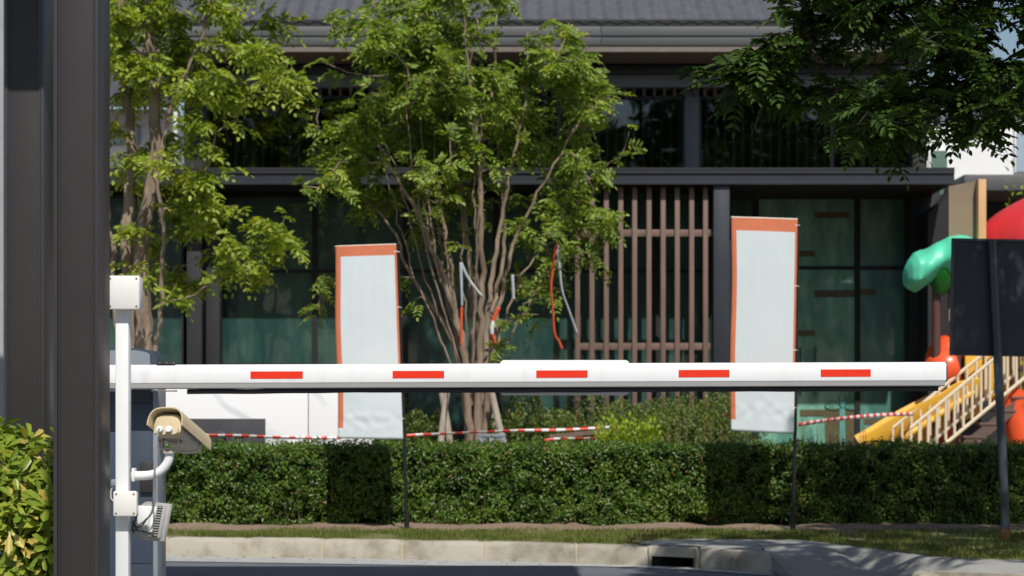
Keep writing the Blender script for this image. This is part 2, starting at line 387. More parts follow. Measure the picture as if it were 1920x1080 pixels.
# ------------------------------------------------------------------ tree growth
def smooth_path(pts, step=0.12, jit=0.012):
    pts = [Vector(p) for p in pts]; out = []
    for i in range(len(pts) - 1):
        p0 = pts[max(i - 1, 0)]; p1 = pts[i]; p2 = pts[i + 1]; p3 = pts[min(i + 2, len(pts) - 1)]
        n = max(2, int((p2 - p1).length / step))
        for k in range(n):
            t = k / n
            q = 0.5 * ((2 * p1) + (p2 - p0) * t + (2 * p0 - 5 * p1 + 4 * p2 - p3) * t * t + (3 * p1 - p0 - 3 * p2 + p3) * t ** 3)
            if out: q += Vector([random.gauss(0, jit) for _ in range(3)])
            out.append(q)
    out.append(pts[-1]); return out


class Tree:
    def __init__(s): s.pos = []; s.par = []; s.tips = []; s.fix = []
    def stem(s, pts, r0=0.05, r1=0.008, start=None):
        path = smooth_path(pts); last = start if start is not None else -1
        n = len(path)
        for i, p in enumerate(path):
            s.pos.append(p); s.par.append(last); s.fix.append(r0 + (r1 - r0) * (i / (n - 1)) ** 0.85); last = len(s.pos) - 1
        return last
    def grow(s, targets, up=0.5, step=0.11, maxlen=3.0):
        A = np.array([tuple(p) for p in s.pos])
        d0 = [np.min(np.linalg.norm(A - np.array(t), axis=1)) for t in targets]
        for i in np.argsort(d0):
            t = np.array(targets[i]); A = np.array([tuple(p) for p in s.pos])
            D = np.linalg.norm(A - t, axis=1); dz = t[2] - A[:, 2]
            cost = D + up * np.maximum(0, 0.35 * D - dz) ; j = int(np.argmin(cost))
            if D[j] > maxlen or D[j] < 0.02: continue
            p0 = Vector(A[j]); p1 = Vector(t); n = max(1, int((p1 - p0).length / step))
            pp = s.par[j]; tan = (p0 - s.pos[pp]).normalized() if pp >= 0 else Vector((0, 0, 1))
            ctrl = p0 + (tan * 0.6 + (p1 - p0).normalized() * 0.5) * (p1 - p0).length * 0.42
            last = j
            for k in range(1, n + 1):
                q = k / n; p = p0 * (1 - q) ** 2 + ctrl * 2 * q * (1 - q) + p1 * q * q
                if k < n: p = p + Vector([random.gauss(0, 0.012) for _ in range(3)])
                s.pos.append(p); s.par.append(last); s.fix.append(0); last = len(s.pos) - 1
            s.tips.append((last, (p1 - ctrl).normalized()))
    def wood(s, tip=0.0035, ex=2.3):
        n = len(s.pos); r = np.zeros(n); ch = [[] for _ in range(n)]
        acc = np.zeros(n)
        for i in range(n - 1, -1, -1):
            ri = max(tip, acc[i] ** (1 / ex), 0); ri = max(ri, s.fix[i]) if s.fix[i] else ri
            r[i] = ri
            if s.par[i] >= 0: acc[s.par[i]] += ri ** ex if not s.fix[i] else 0; ch[s.par[i]].append(i)
        mb = MB(); stack = [(i, None) for i in range(n) if s.par[i] < 0]
        while stack:
            i, pre = stack.pop(); chain = [pre] if pre is not None else []; cur = i
            while True:
                chain.append(cur)
                if not ch[cur]: break
                cs = sorted(ch[cur], key=lambda q: -r[q])
                for q in cs[1:]: stack.append((q, cur))
                cur = cs[0]
            rr = [r[q] for q in chain]
            if pre is not None and len(rr) > 1: rr[0] = rr[1] * 1.1
            if len(chain) > 1:
                big = max(rr) > 0.02
                mb.tube([s.pos[q] for q in chain], rr, 8 if big else 4, caps=True)
        return mb


def inpoly(x, y, poly):
    c = False; n = len(poly)
    for i in range(n):
        x0, y0 = poly[i]; x1, y1 = poly[(i + 1) % n]
        if (y0 > y) != (y1 > y) and x < (x1 - x0) * (y - y0) / (y1 - y0) + x0: c = not c
    return c


def crown_points(poly, n, d, dd, clump=0, cr=0.25):
    xs = [p[0] for p in poly]; ys = [p[1] for p in poly]; out = []
    while len(out) < n:
        x = random.uniform(min(xs), max(xs)); y = random.uniform(min(ys), max(ys))
        if not inpoly(x, y, poly): continue
        c = P(x, y, d); c.y += random.gauss(0, dd)
        for _ in range(max(1, clump)):
            out.append(c + Vector([random.gauss(0, cr), random.gauss(0, cr), random.gauss(0, cr * .6)]) if clump else c)
    return out[:n]


def tip_leaves(tree, per, Lr, pairs, ll, lw, spread=0.10, droop=0.3, T=T_OV, flat=0.35, back=2):
    ps, ds = [], []
    for i, dr in tree.tips:
        for k in range(per):
            j = i
            for _ in range(random.randint(0, back)):
                if tree.par[j] >= 0 and not tree.fix[tree.par[j]]: j = tree.par[j]
            ps.append(tuple(tree.pos[j] + Vector([random.gauss(0, spread * .3) for _ in range(3)])))
            q = dr * 0.6 + Vector((random.gauss(0, .75), random.gauss(0, .75), random.gauss(0, flat)))
            ds.append(tuple(q))
    ps = np.array(ps); ds = norm(np.array(ds)); n = len(ps)
    nr = np.tile(np.array([[0, -0.25, 1.0]]), (n, 1)) + RG.normal(0, .38, (n, 3))
    return compound(ps, ds, nr, Lr * RG.uniform(.75, 1.2, n), pairs, ll, lw, droop, T)


# ================================================================== camera, sky, sun
cam = bpy.data.cameras.new('camera'); co = bpy.data.objects.new('camera', cam); COL.objects.link(co)
co.location = (0, 0, CH); co.rotation_euler = (PI / 2, 0, 0)
cam.sensor_width = 36; cam.lens = 75; cam.shift_y = 230 / 1920; cam.clip_end = 2000; cam.clip_start = 0.1
cam.dof.use_dof = True; cam.dof.focus_distance = 10.6; cam.dof.aperture_fstop = 4.5
SC.camera = co
EL, AZ = math.radians(52), math.radians(13)
S = Vector((math.sin(AZ) * math.cos(EL), -math.cos(AZ) * math.cos(EL), math.sin(EL)))
sun = bpy.data.lights.new('sun', 'SUN'); sun.energy = 4.4; sun.angle = math.radians(0.55); sun.color = (1.0, 0.955, 0.88)
so = bpy.data.objects.new('sun', sun); COL.objects.link(so); so.rotation_euler = S.to_track_quat('Z', 'Y').to_euler(); so.location = (3, -8, 14)
w = bpy.data.worlds.new('World'); SC.world = w; w.use_nodes = True
nt = w.node_tree; sk = nt.nodes.new('ShaderNodeTexSky'); sk.sky_type = 'NISHITA'; sk.sun_disc = False
sk.sun_elevation = EL; sk.sun_rotation = PI - AZ; sk.air_density = 1.2; sk.dust_density = 1.5; sk.ozone_density = 2.0
bg = nt.nodes['Background']; bg.inputs[1].default_value = 0.085
nt.links.new(sk.outputs[0], bg.inputs[0])
SC.view_settings.view_transform = 'Standard'; SC.view_settings.look = 'None'; SC.view_settings.gamma = 1.0; SC.view_settings.exposure = 0.0
SC.cycles.use_denoising = True; SC.cycles.max_bounces = 8; SC.cycles.transparent_max_bounces = 12; SC.cycles.diffuse_bounces = 3
SC.cycles.sample_clamp_indirect = 8


# ================================================================== ground, road, kerbs
def sheet(name, poly, z, m, kind='structure', label=None, cat=None):
    mb = MB(); mb.add([(x, y, z) for x, y in poly], [list(range(len(poly)))])
    return tag(mb.build(name, m, org=(0, 0, 0)), label, cat, None, kind)


sheet('ground', [(-900, -900), (900, -900), (900, 900), (-900, 900)], -0.03, mat('far_ground', (0.12, 0.12, 0.09), 0.95, vscale=.3))
sheet('road', [(-40, -10), (40, -10), (40, 18.6), (-40, 18.6)], 0.0, 'asphalt')
KF = [(-9.0, 19.3), (-5.0, 18.83), (-3.0, 18.43), (-1.6, 18.13), (-0.22, 17.83), (0.45, 17.56), (1.08, 17.28), (1.44, 17.02), (1.75, 16.72), (2.02, 16.42)]


def kfy(x):
    for (x0, y0), (x1, y1) in zip(KF, KF[1:]):
        if x0 <= x <= x1: return y0 + (y1 - y0) * (x - x0) / (x1 - x0)
    return KF[-1][1] if x > 0 else KF[0][1]


# concrete gutter in front of the kerb, widened and paled to imitate sunlit road
mb = MB(); xs = np.linspace(-9, 2.02, 70)
vs = [(x, kfy(x) + 0.02, 0.006) for x in xs] + [(x, kfy(x) - (0.62 if x < -.4 else max(.26, 0.62 - .34 * (x + .4))), 0.006) for x in xs]
n = len(xs); mb.add(vs, [[i, i + 1, n + i + 1, n + i] for i in range(n - 1)])
tag(mb.build('gutter_strip', 'concrete_line', org=(0, 18, 0)), kind='structure')


def kerb_run(name, x0, x1, joints, m='kerb', h=0.163):
    mb = MB(); prof = [(0.0, -0.02), (0.012, 0.05), (0.03, 0.125), (0.042, 0.150), (0.062, 0.160), (0.20, h), (0.20, -0.02)]
    cuts = [x0] + [j for j in joints if x0 < j < x1] + [x1]
    for a, b in zip(cuts, cuts[1:]):
        g = 0.009
        xs = np.linspace(a + (g if a != x0 else 0), b - (g if b != x1 else 0), max(3, int((b - a) / .06)))
        rings = []
        off = random.uniform(-.006, .006); dz = random.uniform(-.004, .004)
        for i, x in enumerate(xs):
            e = 0.006 if i in (0, len(xs) - 1) else 0
            rings.append([(x + 0.28 * max(0, (x - .8)) * py_ * .4, kfy(x) + py_ + off + e + .004 * noise.noise(Vector((x * 7, py_ * 20, pz * 30))), max(-.02, pz + dz - e * (pz > .1)) + .003 * noise.noise(Vector((x * 9, 3, pz * 9)))) for py_, pz in prof])
        vs = [v for r in rings for v in r]; k = len(prof)
        fs = [[i * k + j, i * k + (j + 1) % k, (i + 1) * k + (j + 1) % k, (i + 1) * k + j] for i in range(len(xs) - 1) for j in range(k)]
        mb.add(vs, fs, 0, True); mb.add(rings[0], [list(range(k))]); mb.add(rings[-1], [list(range(k))])
        if b != x1:   # mortar in the joint
            pr = [(b - g * 1.2, kfy(b) + py_ + .004 + (0 if pz < .15 else 0), pz - .003) for py_, pz in prof] + [(b + g * 1.2, kfy(b) + py_ + .004, pz - .003) for py_, pz in prof]
            mb.add(pr, [[j, (j + 1) % k, k + (j + 1) % k, k + j] for j in range(k)], 1)
    return tag(mb.build(name, [m, 'mortar'], org=(0, 18, 0)), kind='structure')


kerb_run('kerb', -9.0, 1.10, [-8.2, -7.3, -6.4, -5.5, -4.6, -3.7, -2.99, -2.26, -1.62, -0.93, -0.22, 0.53])
kerb_run('kerb', 1.50, 2.02, [])
# storm drain inlet between the two kerb runs
dr = empty('storm_drain', (1.3, 17.15, 0), 'concrete kerb inlet with a black slot opening at the bend of the kerb', 'drain')
mb = MB()
for a, b, z0, z1, dy in ((1.13, 1.47, 0.085, 0.160, 0.012),):
    v0 = [(a, kfy(a) + .02, z0), (b, kfy(b) + .02, z0), (b + .03, kfy(b) + .38, z0), (a, kfy(a) + .38, z0)]
    v1 = [(a, kfy(a) + .035, z1), (b, kfy(b) + .035, z1), (b + .03, kfy(b) + .38, z1 + .003), (a, kfy(a) + .38, z1 + .003)]
    mb.add(v0 + v1, [[0, 1, 2, 3], [4, 5, 6, 7], [0, 1, 5, 4], [1, 2, 6, 5], [2, 3, 7, 6], [3, 0, 4, 7]])
mb.box2((1.103, kfy(1.1) + .0, -.02), (1.135, kfy(1.1) + .36, .158), .006)
mb.box2((1.462, kfy(1.5) + .03, -.02), (1.497, kfy(1.5) + .36, .158), .006)
mb.build('inlet_frame', 'kerb', dr)
mb = MB(); mb.box2((1.137, kfy(1.3) + .10, 0.004), (1.46, kfy(1.3) + .34, 0.082)); mb.build('opening', 'black', dr)

GE = [(-9.0, 19.50), (-5.0, 19.03), (-3.0, 18.62), (-1.6, 18.32), (-0.22, 18.02), (0.45, 17.76), (1.05, 17.62), (1.25, 18.05), (1.62, 18.18), (2.43, 18.03), (2.66, 17.5), (2.90, 16.75), (3.14, 16.1), (3.3, 15.75), (3.73, 15.6), (4.5, 15.45), (9, 15.1), (14, 15.0)]
# verge sheet with small relief
mb = MB(); gx = np.concatenate([np.linspace(-9, 9, 200), np.linspace(9.3, 60, 12)]); gx = np.concatenate([np.linspace(-60, -9.3, 12), gx])
def gey(x):
    if x < -9: return 19.5
    for (x0, y0), (x1, y1) in zip(GE, GE[1:]):
        if x0 <= x <= x1: return y0 + (y1 - y0) * (x - x0) / (x1 - x0)
    return 15.0
ty = np.concatenate([np.linspace(0, 1, 26), [1.3, 1.8, 2.6, 4, 8, 14, 22]])
vs = []
for x in gx:
    y0 = gey(x)
    for t in ty:
        y = y0 + (20.4 - y0) * t if t <= 1 else 20.4 + (t - 1) * 1.6
        z = 0.158 + (.022 * noise.noise(Vector((x * 3, y * 3, 0))) + .012 * noise.noise(Vector((x * 11, y * 11, 4))) + .006 if 0 < t < 1.3 else 0)
        if 19.3 < y < 20.4: z += 0.03 * (1 + noise.noise(Vector((x * 1.7, y * 2, 9)))) * min(1, (y - 19.3) / .35)
        vs.append((x, y, z))
k = len(ty); mb.add(vs, [[i * k + j, (i + 1) * k + j, (i + 1) * k + j + 1, i * k + j + 1] for i in range(len(gx) - 1) for j in range(k - 1)], 0, True)
mb.add([(x, gey(x), -.02) for x in gx] + [(x, gey(x), 0.16) for x in gx], [[i, i + 1, len(gx) + i + 1, len(gx) + i] for i in range(len(gx) - 1)])
tag(mb.build('verge', 'verge', org=(0, 19, 0)), kind='structure')
# driveway apron: level behind the kerb, falling to the road on the right
mb = MB(); ax = np.concatenate([np.linspace(1.05, 2.0, 24), [2.021], np.linspace(2.05, 3.4, 30), np.linspace(3.5, 9, 14)]); vs = []; k = 14
for x in ax:
    yb = gey(x) + 0.03; yf = kfy(x) + .19 if x < 2.01 else 12.5
    for j in range(k):
        t = j / (k - 1); y = yb + (yf - yb) * t
        if x < 2.0: z = 0.166
        else:
            f = 1; q = max(0, min(1, (min(17.15, yb - .2) - y) / .75)); z = 0.166 - 0.158 * f * (q * q * (3 - 2 * q))
        vs.append((x, y, z + .002 * noise.noise(Vector((x * 5, y * 5, 1)))))
mb.add(vs, [[i * k + j, (i + 1) * k + j, (i + 1) * k + j + 1, i * k + j + 1] for i in range(len(ax) - 1) for j in range(k - 1)], 0, True)
# the broken rounded end of the kerb where the driveway drops
pts = []
for i in range(9):
    a = i / 8 * PI * .5
    pts.append((2.02 + .16 * math.sin(a), 16.42 + .20 * (1 - math.cos(a)) , 0))
vs = [(x, y, -.02) for x, y, _ in pts] + [(x - .02, y + .03, 0.16 * (1 - .5 * i / 8)) for i, (x, y, _) in enumerate(pts)] + [(1.99, 16.8, .163)]
fs = [[i, i + 1, 10 + i, 9 + i] for i in range(8)] + [[9 + i, 10 + i, 18] for i in range(8)]
mb.add(vs, fs, 0, True)
tag(mb.build('driveway', 'apron', org=(2, 17, 0)), kind='structure')
# island kerb in the bottom right corner
mb = MB(); path = [(2.70, 14.35), (2.70, 14.60), (2.76, 14.74), (2.9, 14.78), (3.2, 14.60), (3.6, 14.42), (4.4, 14.25), (5.5, 14.15)]
pp = smooth_path([Vector((x, y, 0)) for x, y in path], .1, 0)
prof = [(0.0, -0.02), (0.012, .05), (.03, .125), (.045, .148), (.065, .158), (.17, .160), (.17, -.02)]
vs = []
for i, p in enumerate(pp):
    t = (pp[min(i + 1, len(pp) - 1)] - pp[max(i - 1, 0)]).normalized(); nrm = Vector((t.y, -t.x, 0))
    for a, b in prof: vs.append(p + nrm * a + Vector((0, 0, b)))
k = len(prof); mb.add(vs, [[i * k + j, i * k + (j + 1) % k, (i + 1) * k + (j + 1) % k, (i + 1) * k + j] for i in range(len(pp) - 1) for j in range(k)], 0, True)
mb.add(vs[:k], [list(range(k))])
tag(mb.build('kerb', 'kerb', org=(3, 14, 0)), kind='structure')

# traffic island under the barrier
mb = MB(); mb.box2((-6, 4, -.02), (-1.25, 10.45, 0.32), .02)
tag(mb.build('barrier_island', 'apron', org=(-3, 7, 0)), kind='structure')

# grass
def grass():
    n = 52000; xs = RG.uniform(-4.2, 5.2, n); t = RG.random(n)
    y0 = np.array([gey(x) for x in xs]); front = np.where(xs > 2.6, 19.6, 19.55 + .15 * np.sin(xs * 3))
    ys = y0 + 0.02 + (front - y0) * t ** 1.2
    keep = np.array([noise.noise(Vector((x * 2.2, y * 2.2, 2))) + .55 - max(0, (y - 19.0)) * .7 > RG.random() * .7 for x, y in zip(xs, ys)])
    xs, ys = xs[keep], ys[keep]; m = len(xs)
    pos = np.stack([xs, ys, np.full(m, .155)], 1); d = np.stack([RG.normal(0, .35, m), RG.normal(0, .35, m), np.ones(m)], 1)
    return leafarr(pos, d, np.stack([RG.normal(0, .6, m), -np.ones(m), np.full(m, .2)], 1), RG.uniform(.022, .060, m), RG.uniform(.004, .008, m), T_LAN)
V, F = grass(); tag(bulk('grass', V, F, 'grass', org=(0, 19, .16)), 'short patchy grass strip between the kerb and the clipped hedge', 'grass', kind='stuff')

# ================================================================== hedge
HX0, HX1, HY0, HY1, HZ1 = -4.6, 7.0, 20.02, 20.85, 0.925
hd = empty('hedge', (1, 20.4, .16), 'long clipped dense green hedge running behind the kerb and the grass strip', 'hedge')
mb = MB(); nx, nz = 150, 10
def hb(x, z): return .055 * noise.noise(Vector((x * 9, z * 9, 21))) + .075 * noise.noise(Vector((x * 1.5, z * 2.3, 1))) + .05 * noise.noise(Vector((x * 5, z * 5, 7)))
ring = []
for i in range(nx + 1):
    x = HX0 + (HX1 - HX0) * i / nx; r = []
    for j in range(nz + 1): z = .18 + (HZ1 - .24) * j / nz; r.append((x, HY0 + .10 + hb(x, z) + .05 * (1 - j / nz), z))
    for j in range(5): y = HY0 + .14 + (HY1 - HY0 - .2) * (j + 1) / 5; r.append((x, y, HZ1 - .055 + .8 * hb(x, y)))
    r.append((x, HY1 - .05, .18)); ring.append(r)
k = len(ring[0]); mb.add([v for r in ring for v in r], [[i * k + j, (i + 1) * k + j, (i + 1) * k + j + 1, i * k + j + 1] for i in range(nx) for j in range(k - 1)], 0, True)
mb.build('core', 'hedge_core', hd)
def hedge_leaves():
    n = 66000; xs = RG.uniform(HX0, HX1, n); zs = .165 + (HZ1 - .165) * RG.random(n) ** .95
    b = np.array([hb(x, z) for x, z in zip(xs, zs)]); rag = np.array([.16 * noise.noise(Vector((x * 2.6, 5, 1))) for x in xs])
    ys = HY0 + b + RG.uniform(-.015, .115, n) ; zs = np.where(zs < .3, zs + rag * (rag > 0), zs)
    rounded = np.clip((zs - (HZ1 - .07)) / .07, 0, 1); ys += rounded ** 2 * .06
    gap = np.array([noise.noise(Vector((x * 9, z * 9, 3))) for x, z in zip(xs, zs)]); ys += np.clip(gap, 0, 1) * .11
    kp = ~((gap > .22) & (RG.random(n) < .62)); xs, ys, zs = xs[kp], ys[kp], zs[kp]; n = len(xs)
    pos = np.stack([xs, ys, zs], 1); nr = np.stack([RG.normal(0, .55, n), -np.ones(n) * .9, RG.normal(.55, .55, n)], 1)
    d = np.stack([RG.normal(0, .8, n), RG.normal(-.25, .5, n), RG.normal(.05, .8, n)], 1)
    a = leafarr(pos, d, nr, RG.uniform(.024, .046, n), RG.uniform(.014, .024, n))
    n = 22000; xs = RG.uniform(HX0, HX1, n); ys = RG.uniform(HY0 + .02, HY1, n)
    b = np.array([hb(x, y) for x, y in zip(xs, ys)]); zs = HZ1 + b * .6 + RG.uniform(-.05, .02, n)
    tall = (RG.random(n) < .03); zs = zs + tall * RG.uniform(0, .05, n)
    pos = np.stack([xs, ys, zs], 1); nr = np.stack([RG.normal(0, .6, n), RG.normal(-.3, .5, n), np.ones(n)], 1)
    d = np.stack([RG.normal(0, .8, n), RG.normal(-.2, .8, n), RG.normal(.3, .6, n)], 1)
    b2 = leafarr(pos, d, nr, RG.uniform(.022, .040, n), RG.uniform(.013, .020, n))
    # thin shoots standing out of the top
    sp = []
    for _ in range(70):
        x = random.uniform(HX0, HX1); y = random.uniform(HY0 + .1, HY1); h = random.uniform(.03, .11)
        for q in range(int(h / .012)):
            sp.append((x + random.gauss(0, .006), y, HZ1 + q * .012, random.gauss(0, 1), random.gauss(0, 1), random.uniform(.3, 1.4)))
    sp = np.array(sp); c = leafarr(sp[:, :3], sp[:, 3:], RG.normal(0, 1, (len(sp), 3)) + np.array([0, -1, .5]), .028, .014)
    return join([a, b2, c])
mb = MB()
for _ in range(150):
    x = random.uniform(HX0, HX1); z = random.uniform(.17, .75); y = HY0 + random.uniform(-.02, .05)
    if random.random() < .6: z = .16; p1 = (x + random.gauss(0, .05), y + .02, .16 + random.uniform(.15, .35)); y += .06
    else: p1 = (x + random.gauss(0, .06), y - random.uniform(.0, .03), z + random.uniform(.04, .14))
    mb.tube([(x, y, z), ((x + p1[0]) / 2 + random.gauss(0, .01), y, (z + p1[2]) / 2), p1], [.005, .004, .002], 4)
V, F = hedge_leaves(); V, F, I = addwood(V, F, mb); bulk('foliage', V, F, ['leaf_hedge', 'twig'], hd, mi=I)

n = 90; xs = RG.uniform(-3, 4.5, n); ys = np.array([kfy(min(x, 2.0)) - abs(random.gauss(.02, .25)) if random.random() < .5 else gey(x) + random.uniform(-.5, .3) for x in xs]); zs = np.where(ys > np.array([gey(x) for x in xs]) - .02, .185, np.where((xs > 2.05) | (ys > np.array([kfy(min(x, 2.0)) for x in xs]) + .05), .172, .012))
V, F = leafarr(np.stack([xs, ys, zs], 1), np.stack([RG.normal(0, 1, n), RG.normal(0, 1, n), np.full(n, .05)], 1), RG.normal(0, .25, (n, 3)) + np.array([0, 0, 1]), RG.uniform(.02, .045, n), .016)
tag(bulk('fallen_leaves', V, F, 'timber_slat', org=(0, 18, 0)), 'scattered dry brown leaves along the kerb and the driveway', 'leaves', kind='stuff')

# ================================================================== gate pillars and roof
def pillar(px0, px1, d, depth, z0, z1, label, ribs):
    x0, x1 = X(px0, d), X(px1, d); r = empty('gate_pillar', ((x0 + x1) / 2, d + depth / 2, z0), label, 'pillar', 'pillars of the entrance gate')
    w = x1 - x0; mb = MB()
    mb.box2((x0 + .012, d + .012, z0), (x1 - .012, d + depth, z1), .003); mb.build('casing', 'frame_dark', r)
    mb = MB()
    e = w * .085
    for a, b, dy in ((x0, x0 + e, 0.0), (x0 + e + .002, x0 + e * 1.5, .006), (x1 - e, x1, 0.0), (x1 - e * 1.6, x1 - e - .002, .006)):
        mb.box2((a, d + dy, z0), (b, d + depth * .98 - dy, z1), .002)
    mb.build('edge_trim', 'frame_edge', r)
    return r
pillar(100, 184, 8.0, .24, 0.32, 4.6, 'broad dark bronze pillar, the nearer one, directly left of the white camera pole', 2)
pillar(8, 82, 12.0, .30, 0.0, 4.4, 'dark bronze pillar farther back, rising behind the yellow-green bush', 2)
gr = empty('gate_roof', (-2.5, 12.4, 4.4), 'flat dark entrance gate roof above the pillars, out of the picture', 'roof')
mb = MB(); mb.box2((-6.5, 11.0, 4.405), (1.3, 13.64, 4.70), .01); mb.build('slab', 'roof_under', gr)
mb = MB(); mb.box2((-6.52, 10.96, 4.44), (1.32, 10.998, 4.76)); mb.box2((-6.52, 13.642, 4.44), (1.32, 13.68, 4.72)); mb.build('fascia', 'frame_dark', gr)
mb = MB(); mb.box2((X(150, 8) - .08, 8.04, 4.60), (X(150, 8) + .08, 11.1, 4.73)); mb.build('beam', 'frame_dark', gr)

# ================================================================== bush in the corner
def whorls(n, cfun, lr, lw, k=(6, 8)):
    ps, ds, ns, Ls, Ws = [], [], [], [], []
    for _ in range(n):
        p, out = cfun(); ax = (out * .8 + Vector((random.gauss(0, .4), random.gauss(-.25, .35), random.gauss(.55, .3)))).normalized()
        u = ax.orthogonal().normalized(); v = ax.cross(u); kk = random.randint(*k); ph = random.random() * 6; s = random.uniform(.65, 1.15)
        for q in range(kk):
            a = ph + 2 * PI * q / kk + random.gauss(0, .12); d = u * math.cos(a) + v * math.sin(a)
            dd = (d + ax * random.uniform(.05, .45)).normalized()
            ps.append(tuple(p + dd * lr * .16)); ds.append(tuple(dd)); ns.append(tuple(ax + d * -.1 + Vector([random.gauss(0, .1)] * 3))); Ls.append(lr * s * random.uniform(.85, 1.1)); Ws.append(lw * s)
    return leafarr(np.array(ps), np.array(ds), np.array(ns), np.array(Ls), np.array(Ws), T_OB)
bc = Vector((-2.62, 10.75, .32))
bu = empty('umbrella_bush', bc, 'leafy yellow-green bush with palmate leaves growing against the dark pillars', 'bush')
def bf():
    while True:
        v = Vector((random.gauss(0, 1), random.gauss(-.5, 1), random.gauss(.3, 1))).normalized()
        if v.z > -.55: break
    s = random.uniform(.86, 1.02) if random.random() < .72 else random.uniform(.5, .86)
    n = .12 * noise.noise(v * 2.2)
    return Vector((bc.x + v.x * (.66 + n) * s, bc.y + v.y * (.50 + n) * s, .60 + v.z * (.58 + n) * s)), v
V, F = whorls(560, bf, .112, .044)
mb = MB()
for _ in range(46):
    p, v = bf(); a = random.uniform(-.2, .2); mb.tube([(bc.x + a, bc.y, .0), (bc.x + a + v.x * .3, bc.y + v.y * .25, (p.z) * .5), p], [.012, .009, .005], 5)
V, F, I = addwood(V, F, mb); bulk('foliage', V, F, ['leaf_bush', 'bark_thin'], bu, mi=I)
mb = MB(); mb.box2((-6, 10.46, -.02), (-1.9, 11.6, .06)); tag(mb.build('planting_bed', 'soil', org=(-3, 11, 0)), kind='structure')

# ================================================================== camera pole, boxes, CCTV, floodlight
d = 8.7
pr = empty('camera_pole', (X(231, d), d, .32), 'white square steel pole standing between the bronze pillar and the barrier', 'pole')
pw = .064
mb = MB(); mb.box2((X(216, d), d, .32), (X(241, d), d + pw, Z(560, d)), .006); mb.build('shaft', 'white_paint', pr)
mb = MB(); mb.box2((X(216, d) - .03, d - .03, .32), (X(246, d) + .03, d + pw + .03, .335), .003); mb.build('base_plate', 'white_paint', pr)


def jbox(px0, py0, px1, py1, y0, depth, label, grp='junction boxes on the camera pole'):
    r = empty('junction_box', (X((px0 + px1) / 2, d), y0, Z(py1, d)), label, 'junction box', grp)
    a, b, c, e = X(px0, d), X(px1, d), Z(py1, d), Z(py0, d)
    MB().box2((a + .002, y0 + .012, c + .002), (b - .002, y0 + depth, e - .002), .008).build('body', 'pvc_box', r)
    MB().box2((a, y0, c), (b, y0 + .014, e), .006).build('lid', 'pvc_box', r)
    for sx in (a + .012, b - .012):
        for sz in (c + .012, e - .012):
            MB().tube([(sx, y0 - .0015, sz), (sx, y0 + .004, sz)], .0042, 10).build('screw', 'rust', r)
    return r
jbox(205, 518, 265, 581, d - .045, .105, 'larger white junction box capping the top of the camera pole')
jbox(216.5, 920, 260.5, 967, d - .052, .05, 'smaller white junction box fixed low on the camera pole')
# stub of grey conduit and thin wires left of the pole
r = empty('conduit_stub', (X(212, d), d + .03, Z(912, d)), 'small grey conduit fitting with thin wires beside the lower junction box', 'conduit')
MB().box2((X(207, d), d + .01, Z(911, d)), (X(217, d) , d + .035, Z(899, d)), .003).build('fitting', 'cabinet_edge', r)
mb = MB(); mb.tube([P(212, 911, d + .02), P(208, 920, d + .02), P(208, 934, d + .02), P(214, 941, d + .02), P(217, 942, d + .02)], .0022, 5); mb.build('wire', 'white_paint', r)
mb = MB(); mb.tube([P(211, 911, d + .03), P(206, 922, d + .03), P(207, 938, d + .03), P(217, 944, d + .03)], .0018, 5); mb.build('wire', 'rust', r)

# bracket arm + camera
cc = empty('security_camera', P(250, 892, d), 'beige security camera with a sunshield on a curved white arm of the pole', 'security camera')
dd = d + pw / 2
arm = [P(247, 892, dd), P(262, 892, dd), P(280, 891, dd), P(296, 886, dd), P(308, 876, dd), P(316, 863, dd), P(318, 848, dd)]
MB().tube(smooth_path([Vector(p) for p in arm], .01, 0), .0185, 16).build('arm', 'white_paint', cc)
MB().box2((X(246, d) + .0005, dd - .03, Z(903, d)), (X(246, d) + .012, dd + .03, Z(878, d)), .003).build('wall_plate', 'white_paint', cc)
ax = Vector((.24, .91, -.34)).normalized()                      # housing axis: away from us, right and down
rt = ax.cross(Vector((0, 0, 1))).normalized(); upv = rt.cross(ax).normalized()
R3 = Matrix((rt, ax, upv)).transposed()
hb0 = P(315, 797, dd - .045)                                      # centre of the rear face
LEN = .235
def loc(a, b, c): return hb0 + rt * a + ax * b + upv * c
def section(w, h, top=.5, n=28, flat=.35):
    pts = []
    for i in range(n):
        a = 2 * PI * i / n; c_, s_ = math.cos(a), math.sin(a)
        e = .55
        pts.append((w * math.copysign(abs(c_) ** e, c_), h * math.copysign(abs(s_) ** (e if s_ < 0 else .8), s_)))
    return pts
def loft(mb, secs, mi=0, cap=True):
    n = len(secs[0][1]); vs = []
    for b, pts, off in secs: vs += [loc(x, b, z + off) for x, z in pts]
    fs = [[i * n + j, i * n + (j + 1) % n, (i + 1) * n + (j + 1) % n, (i + 1) * n + j] for i in range(len(secs) - 1) for j in range(n)]
    mb.add(vs, fs, mi, True)
    if cap: mb.add(vs[:n], [list(range(n))], mi); mb.add(vs[-n:], [list(range(n))], mi)
mb = MB(); loft(mb, [(0.03, section(.056, .042), 0), (LEN - .03, section(.056, .042), 0)]); mb.build('body', 'cctv_grey', cc)
mb = MB(); loft(mb, [(-.004, section(.050, .036), -.002), (0.0, section(.060, .046), 0), (.030, section(.061, .047), 0), (.034, section(.058, .044), 0)]); mb.build('rear_cap', 'cctv_beige', cc)
mb = MB(); loft(mb, [(-.012, [(x, z * .45) for x, z in section(.052, .040)], -.026), (0.004, [(x, z * .5) for x, z in section(.055, .040)], -.026)]); mb.build('rear_lip', 'cctv_beige', cc)
mb = MB(); loft(mb, [(LEN - .03, section(.060, .046), 0), (LEN, section(.058, .044), 0)]); mb.build('front_cap', 'cctv_grey', cc)
